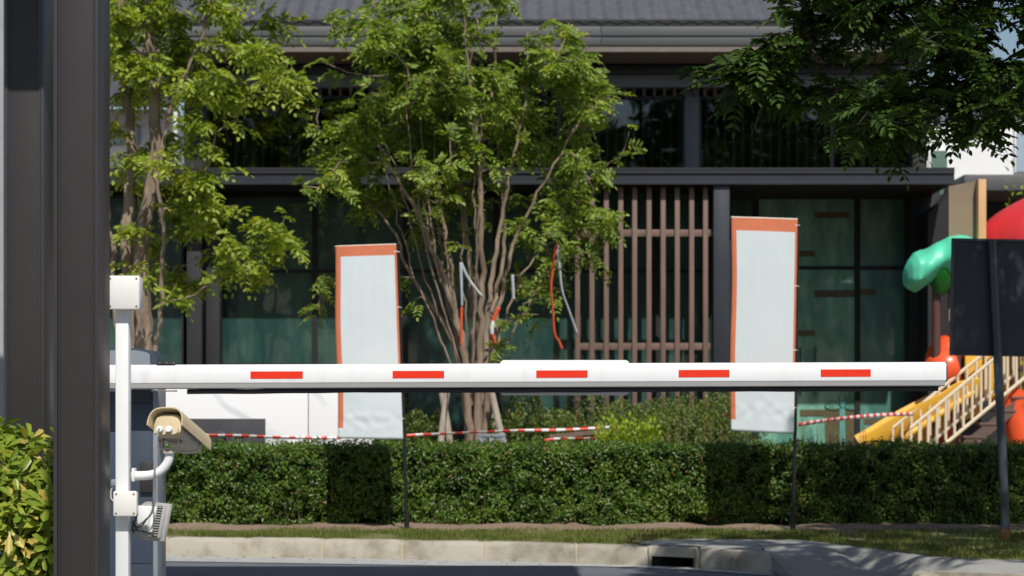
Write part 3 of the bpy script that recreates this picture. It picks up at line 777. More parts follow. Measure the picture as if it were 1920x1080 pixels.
# sunshield: arched sheet with real thickness, overhanging both ends
mb = MB(); n = 22; vs = []
def arch(w, h, z0, t):
    out = []
    for i in range(n + 1):
        a = PI * (1 - i / n) ; c_, s_ = math.cos(a), math.sin(a); out.append((w * math.copysign(abs(c_) ** .62, c_), z0 + h * abs(s_) ** .75))
    return out
outer, inner = arch(.078, .078, -.012, 0), arch(.073, .073, -.012, 0)
for b, sc, dz in ((-.035, 1.0, .0), (LEN + .05, .97, .002)):
    for x, z in outer: vs.append(loc(x * sc, b, z + dz))
    for x, z in inner: vs.append(loc(x * sc, b, z + dz))
m_ = n + 1; fs = []
for i in range(n):
    fs += [[i, i + 1, 2 * m_ + i + 1, 2 * m_ + i], [m_ + i, m_ + i + 1, 3 * m_ + i + 1, 3 * m_ + i], [i, i + 1, m_ + i + 1, m_ + i], [2 * m_ + i, 2 * m_ + i + 1, 3 * m_ + i + 1, 3 * m_ + i]]
fs += [[0, m_, 3 * m_, 2 * m_], [n, m_ + n, 3 * m_ + n, 2 * m_ + n]]
mb.add(vs, fs, 0, True); mb.build('sunshield', 'cctv_beige', cc)
for sx in (-.020, .020):
    mb = MB(); mb.tube([loc(sx, -.004, -.026), loc(sx, -.022, -.026)], .0115, 12); mb.tube([loc(sx, -.022, -.026), loc(sx, -.032, -.026)], .0135, 8); mb.build('cable_gland', 'white_paint', cc)
# yoke
tipz = P(318, 848, dd)
mb = MB(); mb.tube([tipz + Vector((0, 0, -.004)), tipz + Vector((0, 0, .008))], .028, 16); mb.box(tipz + Vector((.0, 0.01, .014)), (.075, .055, .008), .002)
for sx in (-.034, .034): mb.box(tipz + Vector((sx + .004, .01, .045)), (.006, .05, .062), .002, Matrix.Rotation(-.25, 3, 'X'))
mb.build('yoke', 'cctv_grey', cc)
for sx in (-.039, .047): MB().tube([tipz + Vector((sx - .003, 0, .045)), tipz + Vector((sx + .003, 0, .045))], .006, 8).build('bolt', 'rust', cc)
cb = [loc(-.020, -.034, -.027), P(293, 828, dd - .10), P(290, 880, dd - .12), P(291, 915, dd - .10), P(290, 940, dd - .09), P(284, 962, dd - .07), P(272, 976, dd - .05), P(258, 984, dd - .02), P(252, 975, dd), P(256, 968, dd)]
r = tag(MB().tube(smooth_path([Vector(p) for p in cb], .01, 0), .0042, 8).build('camera_cable', 'cable'), 'grey cable hanging from the beige security camera down to the floodlight', 'cable')
# floodlight seen from behind
fr = empty('floodlight', P(285, 980, d), 'weathered grey finned floodlight seen from behind beside the lower junction box', 'floodlight')
fc = P(286, 977, dd + .015); Rf = Matrix.Rotation(math.radians(-34), 3, 'Z') @ Matrix.Rotation(math.radians(-12), 3, 'X') @ Matrix.Rotation(math.radians(3), 3, 'Y')
def fb(mb, c, sz, bev=.0, mi=0): mb.box(fc + Rf @ Vector(c), sz, bev, Rf, mi)
mb = MB(); fb(mb, (0, .012, 0), (.150, .022, .158), .006); fb(mb, (0, -.004, 0), (.132, .024, .138), .008); mb.build('housing', 'flood', fr)
mb = MB()
for i in range(12): fb(mb, (.044, -.018, -.058 + i * .0105), (.026, .010, .0045), .001)
mb.build('cooling_fins', 'flood', fr)
mb = MB(); fb(mb, (.044, -.0166, 0), (.028, .001, .128)); mb.build('fin_recess', 'flood_dark', fr)
mb = MB(); fb(mb, (-.020, -.030, .012), (.070, .034, .085), .006); fb(mb, (-.020, -.018, .002), (.092, .012, .112), .004); mb.build('gear_box', 'white_paint', fr)
mb = MB(); a_ = fc + Rf @ Vector((-.078, .0, -.045)); b_ = fc + Rf @ Vector((.040, -.030, -.052)); c_ = Vector((X(246, d), dd, Z(978, d)))
mb.tube([b_, fc + Rf @ Vector((-.082, -.030, -.047)), a_], .004, 4); mb.tube([a_, c_ + Vector((.01, 0, -.02)), c_], .005, 4); mb.tube([b_ + Vector((0, -.004, 0)), b_ + Vector((0, .02, 0))], .007, 8); mb.build('bracket', 'flood_dark', fr)
mb = MB(); mb.tube(smooth_path([P(258, 962, dd - .05), P(254, 975, dd - .04), P(249, 985, dd - .02), P(249, 1000, dd - .03), P(256, 990, dd - .05), P(268, 984, dd - .08), P(275, 972, dd - .09)], .012, 0), .0035, 6)
mb.build('supply_cable', 'black_rubber', fr)

# ================================================================== barrier
d = 10.15
cab = empty('barrier_cabinet', (X(228, d), d + .18, .32), 'slate blue barrier cabinet with rounded lid behind the white pole', 'barrier cabinet')
x0, x1 = X(150, d), X(296, d); z1 = Z(690, d)
MB().box2((x0, d, .36), (x1 - .020, d + .235, z1), .008).build('housing', 'cabinet', cab)
MB().box2((x1 - .024, d - .004, .345), (x1, d + .24, z1), .006).build('corner_post', 'cabinet_edge', cab)  # side face of the cabinet, its sunlight painted as a paler grey
MB().box2((x0 + .01, d + .01, .32), (x1 - .01, d + .23, .362), .004).build('plinth', 'black_plate', cab)
mb = MB(); mb.box2((X(243, d), d - .006, Z(755, d)), (X(284, d), d - .002, Z(700, d))); mb.build('upper_panel', 'cabinet_dark', cab)
mb = MB(); mb.box2((X(264, d), d - .022, Z(923, d)), (X(286, d), d - .002, Z(866, d)), .003); mb.build('lock_box', 'black_plate', cab)
mb = MB(); mb.box2((X(243, d), d - .0035, Z(1056, d)), (X(284, d), d - .001, Z(757, d)), .001); mb.build('door', 'cabinet', cab)
# rounded lid
mb = MB(); prof = []
xa, xb = X(150, d), X(293, d); zb, zt = Z(688, d), Z(652, d)
for i in range(17):
    t = i / 16; x = xa + (xb - xa) * t; rr = .055
    z = zt - (.018 * max(0, (t - .55) / .45) ** 2)
    if x > xb - .03: z -= .03 * (1 - math.sqrt(max(0, 1 - ((x - xb + .03) / .03) ** 2)))
    prof.append((x, z))
prof += [(xb + .002, zb), (xa, zb)]
mb.extrude([(a, b) for a, b in prof], (0, d + .015, 0), (0, d + .225, 0), (1, 0, 0), (0, 0, 1), 0, False)
lid = mb.build('lid', 'cabinet', cab)
mb = MB(); mb.extrude([(X(170, d), zb + .004), (X(170, d), zt - .012), (X(255, d), zt - .012), (X(272, d), zt - .020), (X(280, d), zt - .030), (X(281, d), zb + .004)], (0, d + .009, 0), (0, d + .016, 0), (1, 0, 0), (0, 0, 1)); mb.build('lid_panel', 'cabinet_edge', cab)

# boom
d = 10.0
bar = empty('barrier_boom', (X(230, d), d, Z(710, d)), 'long white barrier boom with five red reflective marks lowered across the driveway', 'barrier boom')
def boom_sec():
    # D-shaped profile, rounded front, in (y, z) with height .113
    return [(-.010, -.034), (-.015, -.030), (-.016, -.024), (-.016, .034), (-.012, .046), (-.004, .053), (.008, .056), (.050, .056), (.064, .045), (.066, 0), (.064, -.030), (.058, -.034)]
def bz(px): return Z(706.5 - 5.5 * (px - 205) / 1570, d)
# main extrusion upper part
pa, pb = Vector((X(150, d), d, bz(150))), Vector((X(1773, d), d, bz(1773)))
MB().extrude(boom_sec(), pa, pb, (0, 1, 0), (0, 0, 1), 0, True).build('beam', 'white_alu', bar)
MB().extrude([(-.0135, -.0335), (.056, -.0345), (.050, -.058), (.004, -.058), (-.0075, -.0535)], pa, pb - Vector((.004, 0, 0)), (0, 1, 0), (0, 0, 1), 0, False).build('underside_rail', 'boom_lower', bar)
MB().extrude([(a * 1.02, b * 1.03) for a, b in boom_sec()], pb, pb + Vector((.006, 0, 0)), (0, 1, 0), (0, 0, 1)).build('end_cap', 'black_plate', bar)
for a, b in ((470.5, 568.5), (736.5, 833), (1005.5, 1101.5), (1272, 1367), (1538, 1631.5)):
    za, zb = bz(a), bz(b); y = d - .0175; sh = .004; mb = MB(); e = 0.0
    mb.add([(X(a, d), y, za - .0158 + sh), (X(b, d), y, zb - .0158 + sh), (X(b, d), y, zb + .0185 + sh), (X(a, d), y, za + .0185 + sh), (X(a, d), y + .0025, za - .0158 + sh), (X(b, d), y + .0025, zb - .0158 + sh), (X(b, d), y + .0025, zb + .0185 + sh), (X(a, d), y + .0025, za + .0185 + sh)], [[0, 1, 2, 3], [4, 5, 6, 7], [0, 1, 5, 4], [2, 3, 7, 6], [1, 2, 6, 5], [0, 3, 7, 4]])
    mb.build('red_mark', 'red_reflective', bar)
pts = []
for px in np.linspace(350, 1760, 90):
    zz = bz(px) - .0700 + .0022 * math.sin(px * .011) * (1 if px < 760 else .35) + .0008 * math.sin(px * .05)
    pts.append((X(px, d), d + .018, zz))
mb = MB(); mb.tube(pts, .0108, 10, flat=1); mb.tube([(p[0], p[1] + .006, p[2] + .008) for p in pts], .0065, 6); mb.build('rubber_strip', 'black_rubber', bar)
mb = MB()
mb.box2((X(294, d), d - .01, bz(300) + .0565), (X(329, d), d + .055, bz(300) + .062), .001)
mb.build('top_clamp', 'black_plate', bar)
for q in (298, 311, 324): MB().tube([(X(q, d), d + .02, bz(300) + .062), (X(q, d), d + .02, bz(300) + .068)], .0045, 8).build('clamp_bolt', 'steel_plate', bar)
mb = MB(); mb.box2((X(294, d), d - .008, bz(300) - .070), (X(329, d), d + .055, bz(300) - .0635), .001); mb.build('bottom_clamp', 'steel_plate', bar)
mb = MB(); a, b, c, e = X(938, d), X(1181, d), Z(741, d), Z(674.5, d); rr = .018; prof = []
for cx, cz, a0 in ((b - rr, e - rr, 0), (a + rr, e - rr, 90), (a + rr, c + rr, 180), (b - rr, c + rr, 270)):
    for i in range(6): t = math.radians(a0 + 18 * i); prof.append((cx + rr * math.cos(t), cz + rr * math.sin(t)))
mb.extrude(prof, (0, d + .068, 0), (0, d + .072, 0), (1, 0, 0), (0, 0, 1)); mb.build('sign_plate', 'white_alu', bar)

# ================================================================== banners
def banner(name_lbl, d, TL, TR, BR, BL, pole, left_w, top_h, right_until, left_until, seed):
    r = empty('roadside_banner', P(pole[1][0], pole[1][1], d), name_lbl, 'banner', 'banners on black poles in front of the hedge')
    NX, NZ = 26, 70; us = [0, left_w * .5, left_w] + list(np.linspace(left_w, 1 - .035, NX))[1:] + [1 - .017, 1]; vs_ = [0, top_h * .08, top_h * .5, top_h] + list(np.linspace(top_h, 1, NZ))[1:]
    rs = random.Random(seed); vs = []; 
    def pt(u, v):
        ax_, ay = TL[0] + (TR[0] - TL[0]) * u, TL[1] + (TR[1] - TL[1]) * u; bx, by = BL[0] + (BR[0] - BL[0]) * u, BL[1] + (BR[1] - BL[1]) * u
        px = ax_ + (bx - ax_) * v; py = ay + (by - ay) * v
        px += 1.2 * math.sin(v * 9 + seed) * (1 - u) 
        wv = .0014 * math.sin(u * 34 + seed + v * 1.5) * math.exp(-((v - .25) / .25) ** 2) + .009 * noise.noise(Vector((u * 2.2, v * 3, seed))) + .0018 * noise.noise(Vector((u * 7, v * 10, seed + 3)))
        wv += .010 * math.exp(-((v - .9) / .05) ** 2) * noise.noise(Vector((u * 8, v * 30, seed)))
        dy = d - .02 + wv - .03 * math.sin(PI * u) * (.3 + v * .5)
        q = P(px, py, d); q.y = dy; return q
    g = [[pt(u, v) for u in us] for v in vs_]
    nu = len(us)
    for row in g: vs += row
    fs, mi = [], []
    for j in range(len(vs_) - 1):
        for i in range(nu - 1):
            u = (us[i] + us[i + 1]) / 2; v = (vs_[j] + vs_[j + 1]) / 2; m = 0
            if v < top_h: m = 1
            if u < left_w and v < left_until: m = 1
            if u > 1 - .035 and v < right_until: m = 1
            if v < top_h * .09: m = 2
            fs.append([j * nu + i, j * nu + i + 1, (j + 1) * nu + i + 1, (j + 1) * nu + i]); mi.append(m)
    mb = MB()
    for f, m in zip(fs, mi): pass
    mb.v = [tuple(v) for v in vs]; mb.f = fs; mb.mi = mi; mb.sm = [True] * len(fs)
    o = mb.build('cloth', ['banner', 'banner_edge', 'banner_hem'], r)
    so_ = o.modifiers.new('thickness', 'SOLIDIFY'); so_.thickness = .0025
    mb = MB(); p0, p1 = P(pole[0][0], pole[0][1], d), P(pole[1][0], pole[1][1], d); p1.z = .12
    mid = (p0 + p1) / 2 + Vector((.006, 0, 0))
    mb.tube(smooth_path([p0, mid, p1], .2, 0), [.013] * 3 + [.017] * 60 if False else .0165, 10)
    mb.build('pole', 'pole_black', r)
    mb = MB(); q = Vector((p1.x, d, .16)); mb.tube([q + Vector((0, 0, -.03)), q + Vector((-.004, 0, .16))], .024, 10); mb.build('ground_socket', 'pole_black', r)
    for tt in (.03, .22, .42, .60):
        q = p0.lerp(p1, tt) + Vector((.003, 0, 0)); MB().tube([q + Vector((-.034, -.018, 0)), q + Vector((0, -.02, .004)), q + Vector((.018, 0, 0)), q + Vector((0, .018, -.003))], .0045, 5).build('tie', 'white_paint', r)
    mb = MB(); a = P(TL[0] - 2, TL[1] + 2, d); b = P(TR[0] + 3, TR[1] + 2, d); a.y += .006; b.y += .006; mb.tube([a, b], .009, 8); mb.build('top_rod', 'pole_black', r)
    mb = MB(); c = a - Vector((0, 0, .0)); mb.tube([c, c + Vector((-.004, 0, -.045))], .008, 6); mb.build('rod_tip', 'pole_black', r)
    return r
banner('lower pale blank banner with a faded orange border, left of the middle tree', 19.4, (628, 461), (743, 457), (756, 824), (634, 822), ((744, 456), (763, 990)), .085, .058, .74, .95, 1)
banner('taller pale blank banner with a bright orange border before the green glass', 19.35, (1372, 406), (1495, 410), (1488, 814), (1369, 808), ((1495, 405), (1487, 1001)), .075, .064, .80, .95, 5)

# ================================================================== back of the dark sign
d = 18.0
sg = empty('road_sign', (X(1886, d), d, .16), 'dark slate sign board seen from behind on one leaning pole beside the hedge', 'sign')
xa, xb, za, zb = X(1787, d), X(1975, d), Z(666, d), Z(450, d)
Rs = Matrix.Rotation(math.radians(1.0), 3, 'Y'); c = Vector(((xa + xb) / 2, d + .05, (za + zb) / 2)); w_, h_ = xb - xa, zb - za
MB().box(c + Vector((0, .012, 0)), (w_ - .01, .004, h_ - .01), 0, Rs).build('panel', 'sign_back', sg)
mb = MB()
for a, b, s_ in ((-w_ / 2, 0, (.022, .03, h_)), (w_ / 2, 0, (.022, .03, h_)), (0, h_ / 2 + .001, (w_ + .02, .032, .022)), (0, -h_ / 2 - .001, (w_ + .02, .032, .014))):
    mb.box(c + Rs @ Vector((a, 0, b)), s_, .003, Rs)
mb.build('frame', 'sign_pole', sg)
mb = MB(); mb.tube([P(1861, 451, d), P(1872, 700, d), P(1880, 860, d), Vector((X(1886.5, d), d, .1))], [.036, .037, .037, .037], 18); mb.build('pole', 'sign_pole', sg)
MB().tube([Vector((X(1885.5, d), d, .14)), Vector((X(1885.2, d), d, .26))], .039, 16).build('rusty_foot', 'rust', sg)

# ================================================================== warning tape
def tape(pts, wd, step, name, label, mats=('tape_red', 'tape_white'), cat='tape', group=None, sag=.0, twist=0.0, red=.5, slant=.6, end_twist=0):
    pts = [Vector(p) for p in pts]; path = smooth_path(pts, .02, 0); n = len(path); mb = MB(); acc = 0
    L = [0]
    for a, b in zip(path, path[1:]): L.append(L[-1] + (b - a).length)
    vs = []
    for i, p in enumerate(path):
        t = (path[min(i + 1, n - 1)] - path[max(i - 1, 0)]).normalized()
        ang = twist * math.sin(L[i] * 2.3) + end_twist * L[i]; b = Vector((0, 0, 1)) if abs(t.z) < .8 else Vector((1, 0, 0)); b = (b - t * t.dot(b)).normalized(); o = t.cross(b)
        q = b * math.cos(ang) + o * math.sin(ang); vs += [p + q * wd / 2, p - q * wd / 2]
    for i in range(n - 1):
        ph = (L[i] / step) % 1.0; m = 0 if ph < red else 1
        mb.add([vs[2 * i], vs[2 * i + 1], vs[2 * i + 3], vs[2 * i + 2]], [[0, 1, 2, 3]], m, True)
    o = mb.build(name, list(mats))
    sm = o.modifiers.new('thickness', 'SOLIDIFY'); sm.thickness = .0012
    return tag(o, label, cat, group)
G = 'red and white warning tapes in the garden'
tape([P(330, 817, 21.5), P(440, 817, 21.55), P(520, 820, 21.6), P(640, 821, 21.7)], .034, .16, 'warning_tape', 'red and white warning tape strung in front of the white marble wall', group=G, twist=.5)
tape([P(762, 817, 22.6), P(860, 812, 22.7), P(960, 808, 22.8), P(1060, 805, 22.9), P(1158, 799, 23.0)], .034, .17, 'warning_tape', 'red and white warning tape passing in front of the big tree trunks', group=G, twist=.9)
tape([P(1020, 826, 22.2), P(1060, 823, 22.2), P(1120, 822, 22.2), P(1152, 819, 22.2)], .038, .16, 'warning_tape', 'short low piece of red and white tape just above the hedge top', group=G, twist=.9)
tape([P(1497, 796, 22.2), P(1560, 787, 22.9), P(1640, 779, 23.8), P(1712, 776, 24.6)], .044, .17, 'warning_tape', 'red and white warning tape running up to the cream stair railing', group=G, twist=.25)
mb = MB(); mb.box2((X(1030, 23.3), 23.3, Z(816, 23.3)), (X(1165, 23.3), 23.34, Z(808, 23.3)), 0); o = mb.build('fallen_board', 'timber_slat'); o.rotation_euler = (0, math.radians(-6), 0); tag(o, 'thin brown board lying in the shrubs between two warning tapes', 'board')

# grey metal stand
d = 22.2
r = empty('metal_stand', (X(922, d), d, .16), 'small grey metal stand with three legs in front of the big tree', 'stand')
MB().box2((X(896, d), d, Z(820, d)), (X(948, d), d + .22, Z(814, d)), .002).build('top_bar', 'metal_stand', r)
for a, b in ((896, 904), (917, 926), (940, 948)): MB().box2((X(a, d), d + .003, .17), (X(b, d), d + .03, Z(820, d) - .001), .002).build('leg', 'metal_stand', r)
mb = MB()
mb.extrude([(X(904, d), Z(820, d)), (X(914, d), Z(820, d)), (X(904, d), Z(832, d))], (0, d + .006, 0), (0, d + .02, 0), (1, 0, 0), (0, 0, 1)); mb.build('gusset', 'metal_stand', r); mb = MB()
mb.extrude([(X(940, d), Z(820, d)), (X(928, d), Z(820, d)), (X(940, d), Z(832, d))], (0, d + .006, 0), (0, d + .02, 0), (1, 0, 0), (0, 0, 1)); mb.build('gusset', 'metal_stand', r)

# ================================================================== marble sign wall
d = 21.9
r = empty('marble_wall', (X(520, d), d, .16), 'low white marble wall with grey veins and a dark panel left of the banner', 'wall')
MB().box2((X(190, d), d, .1), (X(578, d) - .005, d + .3, Z(712, d)), .005).build('slab', 'marble', r)
MB().box2((X(578, d) + .005, d + .002, .1), (X(700, d), d + .3, Z(713, d)), .005).build('slab', 'marble', r)
MB().box2((X(578, d) - .005, d + .02, .1), (X(578, d) + .005, d + .28, Z(715, d))).build('joint', 'steel_plate', r)
pn = MB().box2((X(330, d), d - .03, .2), (X(498, d), d - .002, Z(785, d)), .004).build('sign_panel', 'frame_board', r)
# raised characters, mostly hidden by the hedge: a round one and a squared one
mb = MB(); zc = Z(835, d); y = d - .042
def ring(cx, cz, rx, rz, th, a0=0, a1=360):
    pts = [(cx + rx * math.cos(math.radians(t)), y, cz + rz * math.sin(math.radians(t))) for t in np.linspace(a0, a1, 24)]
    mb.tube(pts, th, 4, flat=.6)
ring(X(415, d), zc, .072, .13, .022)
ring(X(362, d), zc, .05, .13, .022)
mb.box2((X(435, d), y - .008, Z(818, d)), (X(457, d), y + .012, Z(811, d))); mb.box2((X(435, d), y - .008, Z(842, d)), (X(457, d), y + .012, Z(835, d))); mb.box2((X(435, d), y - .008, .3), (X(441, d), y + .011, Z(818, d)))
mb.build('raised_characters', 'panel_letter', pn)

# ================================================================== main building
GD, CD, WD, ED = 27.7, 26.5, 27.0, 26.2       # glass line, canopy front, upper wall line, eave
of = empty('garden_building', (X(1000, 27), 27, .16), 'dark two storey building with a tiled roof, a brown slat screen and green glass', 'building')
def bx(name, m, px0, py0, px1, py1, d0, d1, bev=0.0, parent=of, label=None):
    return MB().box2((X(px0, d0), d0, Z(py1, d0)), (X(px1, d0), d1, Z(py0, d0)), bev).build(name, m, parent, label)
# roof: tiled slope as a real relief surface
mb = MB(); pitch = math.radians(27); x0, x1 = X(150, ED), X(1712, ED); zr = Z(46, ED); nx = 520; rows = 18; rl = .30
xs = np.linspace(x0, x1, nx); vs = []
for rrow in range(rows):
    for q in (0, 1):
        for x in xs:
            s = rrow * rl + q * rl * .985; h = .028 * (1 - q) + .014 * math.cos(x * 2 * PI / .20) ** 1
            vs.append((x, ED + s * math.cos(pitch), zr + s * math.sin(pitch) + h))
fs = [[i * nx + j, i * nx + j + 1, (i + 1) * nx + j + 1, (i + 1) * nx + j] for i in range(rows * 2 - 1) for j in range(nx - 1)]
bulk('roof', np.array(vs), np.array(fs), 'tile', of)
bx('roof_edge', 'b_dark', 150, 37, 1716, 49, ED + .012, ED + .3)
def seg(name, m, py0, py1, d0, d1):
    mb = MB(); cuts = [150, 628, 1127, 1531, 1716]
    for a, b in zip(cuts, cuts[1:]): mb.box2((X(a, d0) + .003, d0, Z(py1, d0)), (X(b, d0) - .003, d1, Z(py0, d0)), .004)
    mb.build(name, m, of)
seg('gutter', 'gutter', 49.5, 67, ED - .10, ED + .04); seg('fascia', 'gutter_low', 67.5, 85, ED - .085, ED + .06)
bx('eave_soffit', 'eave_board', 150, 85.5, 1716, 97, ED - .07, GD + .3)
bx('upper_wall', 'b_dark', 345, 97, 1736, 122, 27.3, 27.6)
bx('upper_beam', 'b_steel', 345, 122, 1736, 138.5, WD, 27.35, .006); M['beam_hi'] = mat('pale_slate_beam', (0.15, 0.175, 0.21), .45)
bx('upper_beam', 'beam_hi', 345, 140, 1736, 163, WD + .02, 27.36, .006)
mb = MB()
for px in range(350, 1736, 19): mb.box2((X(px, 27.1), 27.1, Z(180, 27.1)), (X(px + 6, 27.1), 27.24, Z(164, 27.1)))
mb.build('slatted_valance', 'slat_dark', of)
bx('side_wall', 'b_wall', 345, 122, 388, 345, 27.05, 33.0); bx('side_wall', 'b_wall', 1712, 122, 1738, 345, 27.05, 33.0)
bx('back_wall', 'b_wall', 345, 90, 1738, 400, 31.0, 31.2)
bx('upper_floor', 'b_dark', 150, 330, 1738, 344, 27.2, 31.0); bx('ceiling', 'b_dark', 345, 110, 1738, 118, 27.4, 31.0)
mb = MB()
for px in np.arange(388, 1712, 17.0): mb.box2((X(px, 27.9), 27.9, Z(325, 27.9)), (X(px + 5, 27.9), 27.94, Z(175, 27.9)))  # added strips behind the glass imitate slats reflected in the panes
mb.build('blinds', 'blind', of)
# upper windows
cuts = [388, 590, 815, 1048, 1283, 1312, 1560, 1712]
for a, b in zip(cuts, cuts[1:]):
    if b - a < 40: continue
    mb = MB(); f = 3.2; d0 = 27.25
    mb.box2((X(a, d0), d0, Z(330, d0)), (X(a + f, d0), d0 + .08, Z(180, d0))); mb.box2((X(b - f, d0), d0, Z(330, d0)), (X(b, d0), d0 + .08, Z(180, d0)))
    mb.box2((X(a + f, d0) + .001, d0, Z(186, d0)), (X(b - f, d0) - .001, d0 + .08, Z(180, d0)))
    wn = mb.build('window', 'b_steel', of)
    MB().box2((X(a + f, d0), d0 + .03, Z(330, d0)), (X(b - f, d0), d0 + .04, Z(186.5, d0))).build('pane', 'glass_up', wn)
bx('column', 'b_steel2', 1284, 164, 1311, 330, 27.15, 27.4, .004)
# canopy at first floor level
mb = MB(); xa, xb = X(120, CD), X(1790, CD)
mb.extrude([(0, Z(345.5, CD)), (0, Z(341, CD)), (.02, Z(340, CD)), (.02, Z(326, CD)), (.0, Z(325, CD)), (.0, Z(320, CD)), (.1, Z(320, CD)), (.1, Z(345.5, CD))], (xa, CD, 0), (xb, CD, 0), (0, 1, 0), (0, 0, 1)); mb.build('canopy_beam', 'beam_mid', of)
bx('canopy_top', 'b_dark', 120, 314, 1790, 319.5, CD + .02, 29.3)
mb = MB(); 
for y in np.arange(CD + .16, GD + 1.1, .13): mb.box2((X(120, CD), y, Z(343, CD)), (X(1785, CD), y + .07, Z(341, CD)))
mb.build('canopy_soffit', 'b_dark', of)
bx('canopy_side_beam', 'b_steel', 1779, 321, 1789, 344, CD + .12, 31.0)
# slanted stair underside at the right end
mb = MB(); mb.extrude([(X(1740, 27.4), Z(400, 27.4)), (X(1795, 27.4), Z(350, 27.4)), (X(1840, 27.4), Z(350, 27.4)), (X(1840, 27.4), Z(860, 27.4)), (X(1740, 27.4), Z(860, 27.4))], (0, 27.4, 0), (0, 31, 0), (1, 0, 0), (0, 0, 1)); mb.build('end_wall', 'b_dark', of)
# columns below
bx('column', 'b_steel', 1338, 346, 1368, 860, CD + .05, CD + .30, .004)
bx('column', 'b_wall', 350, 346, 378, 860, CD + .6, CD + .85, .004); bx('column', 'b_wall', 386, 346, 412, 860, CD + .75, CD + 1.0, .004)
bx('column', 'b_dark', 1706, 346, 1762, 860, 28.0, 28.4, .004)  # tree shade on this column is put into its black colour
# ground floor glazing
def gwin(a, b, rows_, m, label=None, f=5, d0=GD):
    mb = MB(); ys = [rows_[0]] + rows_[1:]
    for q0, q1 in ((a, a + f), (b - f, b)): mb.box2((X(q0, d0), d0, Z(rows_[-1], d0)), (X(q1, d0), d0 + .09, Z(rows_[0], d0)))
    for r_ in rows_: mb.box2((X(a + f, d0) + .001, d0, Z(r_ + 3, d0)), (X(b - f, d0) - .001, d0 + .09, Z(r_ - 3, d0)))
    wn = mb.build('window', 'b_dark', of)
    for r0, r1 in zip(rows_, rows_[1:]): MB().box2((X(a + f, d0) + .001, d0 + .03, Z(r1 - 3, d0) + .001), (X(b - f, d0) - .001, d0 + .05, Z(r0 + 3, d0) - .001)).build('pane', m, wn, label)
for a, b in ((130, 240), (240, 345), (412, 590), (590, 760), (760, 930), (930, 1085)): gwin(a, b, [368, 508, 684, 800], 'glass_teal')
for a, b in ((1085, 1230), (1230, 1338)): gwin(a, b, [360, 508, 684, 800], 'glass_teal')
GR = 28.55
bx('return_wall', 'b_dark', 1368, 346, 1372, 860, 27.0, GR)
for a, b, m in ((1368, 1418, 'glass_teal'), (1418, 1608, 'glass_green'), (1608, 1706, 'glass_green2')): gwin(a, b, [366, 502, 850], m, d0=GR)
bx('inner_wall', 'b_dark', 120, 346, 1366, 870, 28.0, 28.2); bx('inner_wall', 'b_dark', 1360, 330, 1760, 870, 28.75, 28.95)
GD2 = GD; GD = GR
bx('dado', 'b_dark', 130, 800, 1340, 870, GD2 - .01, GD2 + .1)
# stickers, handles and the plant shaped decal on the glass
for a, y0, b, y1 in ((1527, 397, 1592, 409), (1480, 470, 1528, 481), (1527, 544, 1603, 557), (1612, 542, 1642, 553), (1490, 619, 1528, 630), (1545, 700, 1590, 712), (1500, 768, 1548, 780), (1620, 785, 1660, 795)):
    bx('sticker', 'sticker', a, y0, b, y1, GD + .022, GD + .029)
for px in (1501, 1529):
    mb = MB(); mb.tube([P(px, 650, GD - .05), P(px, 742, GD - .05)], .012, 8)
    for py in (660, 732): mb.tube([P(px, py, GD - .05), P(px, py, GD + .03)], .008, 6)
    mb.build('door_handle', 'handle', of)
mb = MB(); y = GD + .02
mb.box2((X(1575, GD), y, Z(845, GD)), (X(1585, GD), y + .006, Z(748, GD)))
for cx, cy, rx, ry in ((1562, 760, 15, 8), (1598, 760, 15, 8), (1580, 750, 7, 14)):
    pts = [P(cx + rx * math.cos(t), cy + ry * math.sin(t), y) for t in np.linspace(0, 2 * PI, 20)]; mb.tube(pts, .013, 4, flat=.4)
mb.build('plant_decal', 'decal', of)
bx('sticker', 'sticker', 1548, 765, 1608, 846, GD + .024, GD + .029, label='large brown sticker behind the plant decal')
GD = GD2
# slat screen
mb = MB(); d0 = CD + .14
for px in (1083, 1110, 1137, 1164, 1190, 1217, 1243.5, 1270, 1297, 1323): mb.box2((X(px - 4.6, d0), d0, Z(860, d0)), (X(px + 4.6, d0), d0 + .09, Z(351, d0)), .004)
for y0, y1 in ((430, 443), (643, 656)): mb.box2((X(1078, d0 + .05), d0 + .035, Z(y1, d0)), (X(1337, d0 + .05), d0 + .075, Z(y0, d0)), .004)
mb.build('slat_screen', 'timber_slat', of)

# ================================================================== neighbouring houses
nb = empty('white_house', (X(1900, 34), 34, .16), 'white rendered house with pale windows seen right of the dark building', 'house')
d0 = 34.0
MB().box2((X(1690, d0), d0, Z(342, d0)), (X(2300, d0), d0 + 6, Z(178, d0))).build('upper_wall', 'white_wall', nb)
MB().box2((X(1690, d0), d0 - .4, Z(178, d0)), (X(2350, d0), d0 + 6, Z(168, d0)), .01).build('roof_slab', 'grey_wall', nb)
MB().box2((X(1690, d0), d0 + .3, 0.1), (X(2300, d0), d0 + 6, Z(342, d0))).build('lower_wall', 'b_dark', nb)
MB().box2((X(1808, d0 - 1.5), d0 - 1.5, Z(357, d0 - 1.5)), (X(2300, d0 - 1.5), d0 + .2, Z(327, d0 - 1.5)), .01).build('canopy', 'gutter', nb)
for a, y0, b, y1, m in ((1745, 283, 1775, 372, 'green_window'), (1905, 235, 1950, 322, 'sky_window'), (1850, 206, 1890, 226, 'sky_window')):
    w_ = MB().box2((X(a - 4, d0), d0 - .04, Z(y1 + 2, d0)), (X(b + 4, d0), d0 - .01, Z(y0 - 3, d0)), .004).build('window', 'white_alu', nb)
    MB().box2((X(a, d0), d0 - .05, Z(y1, d0)), (X(b, d0), d0 - .042, Z(y0, d0))).build('pane', m, w_)
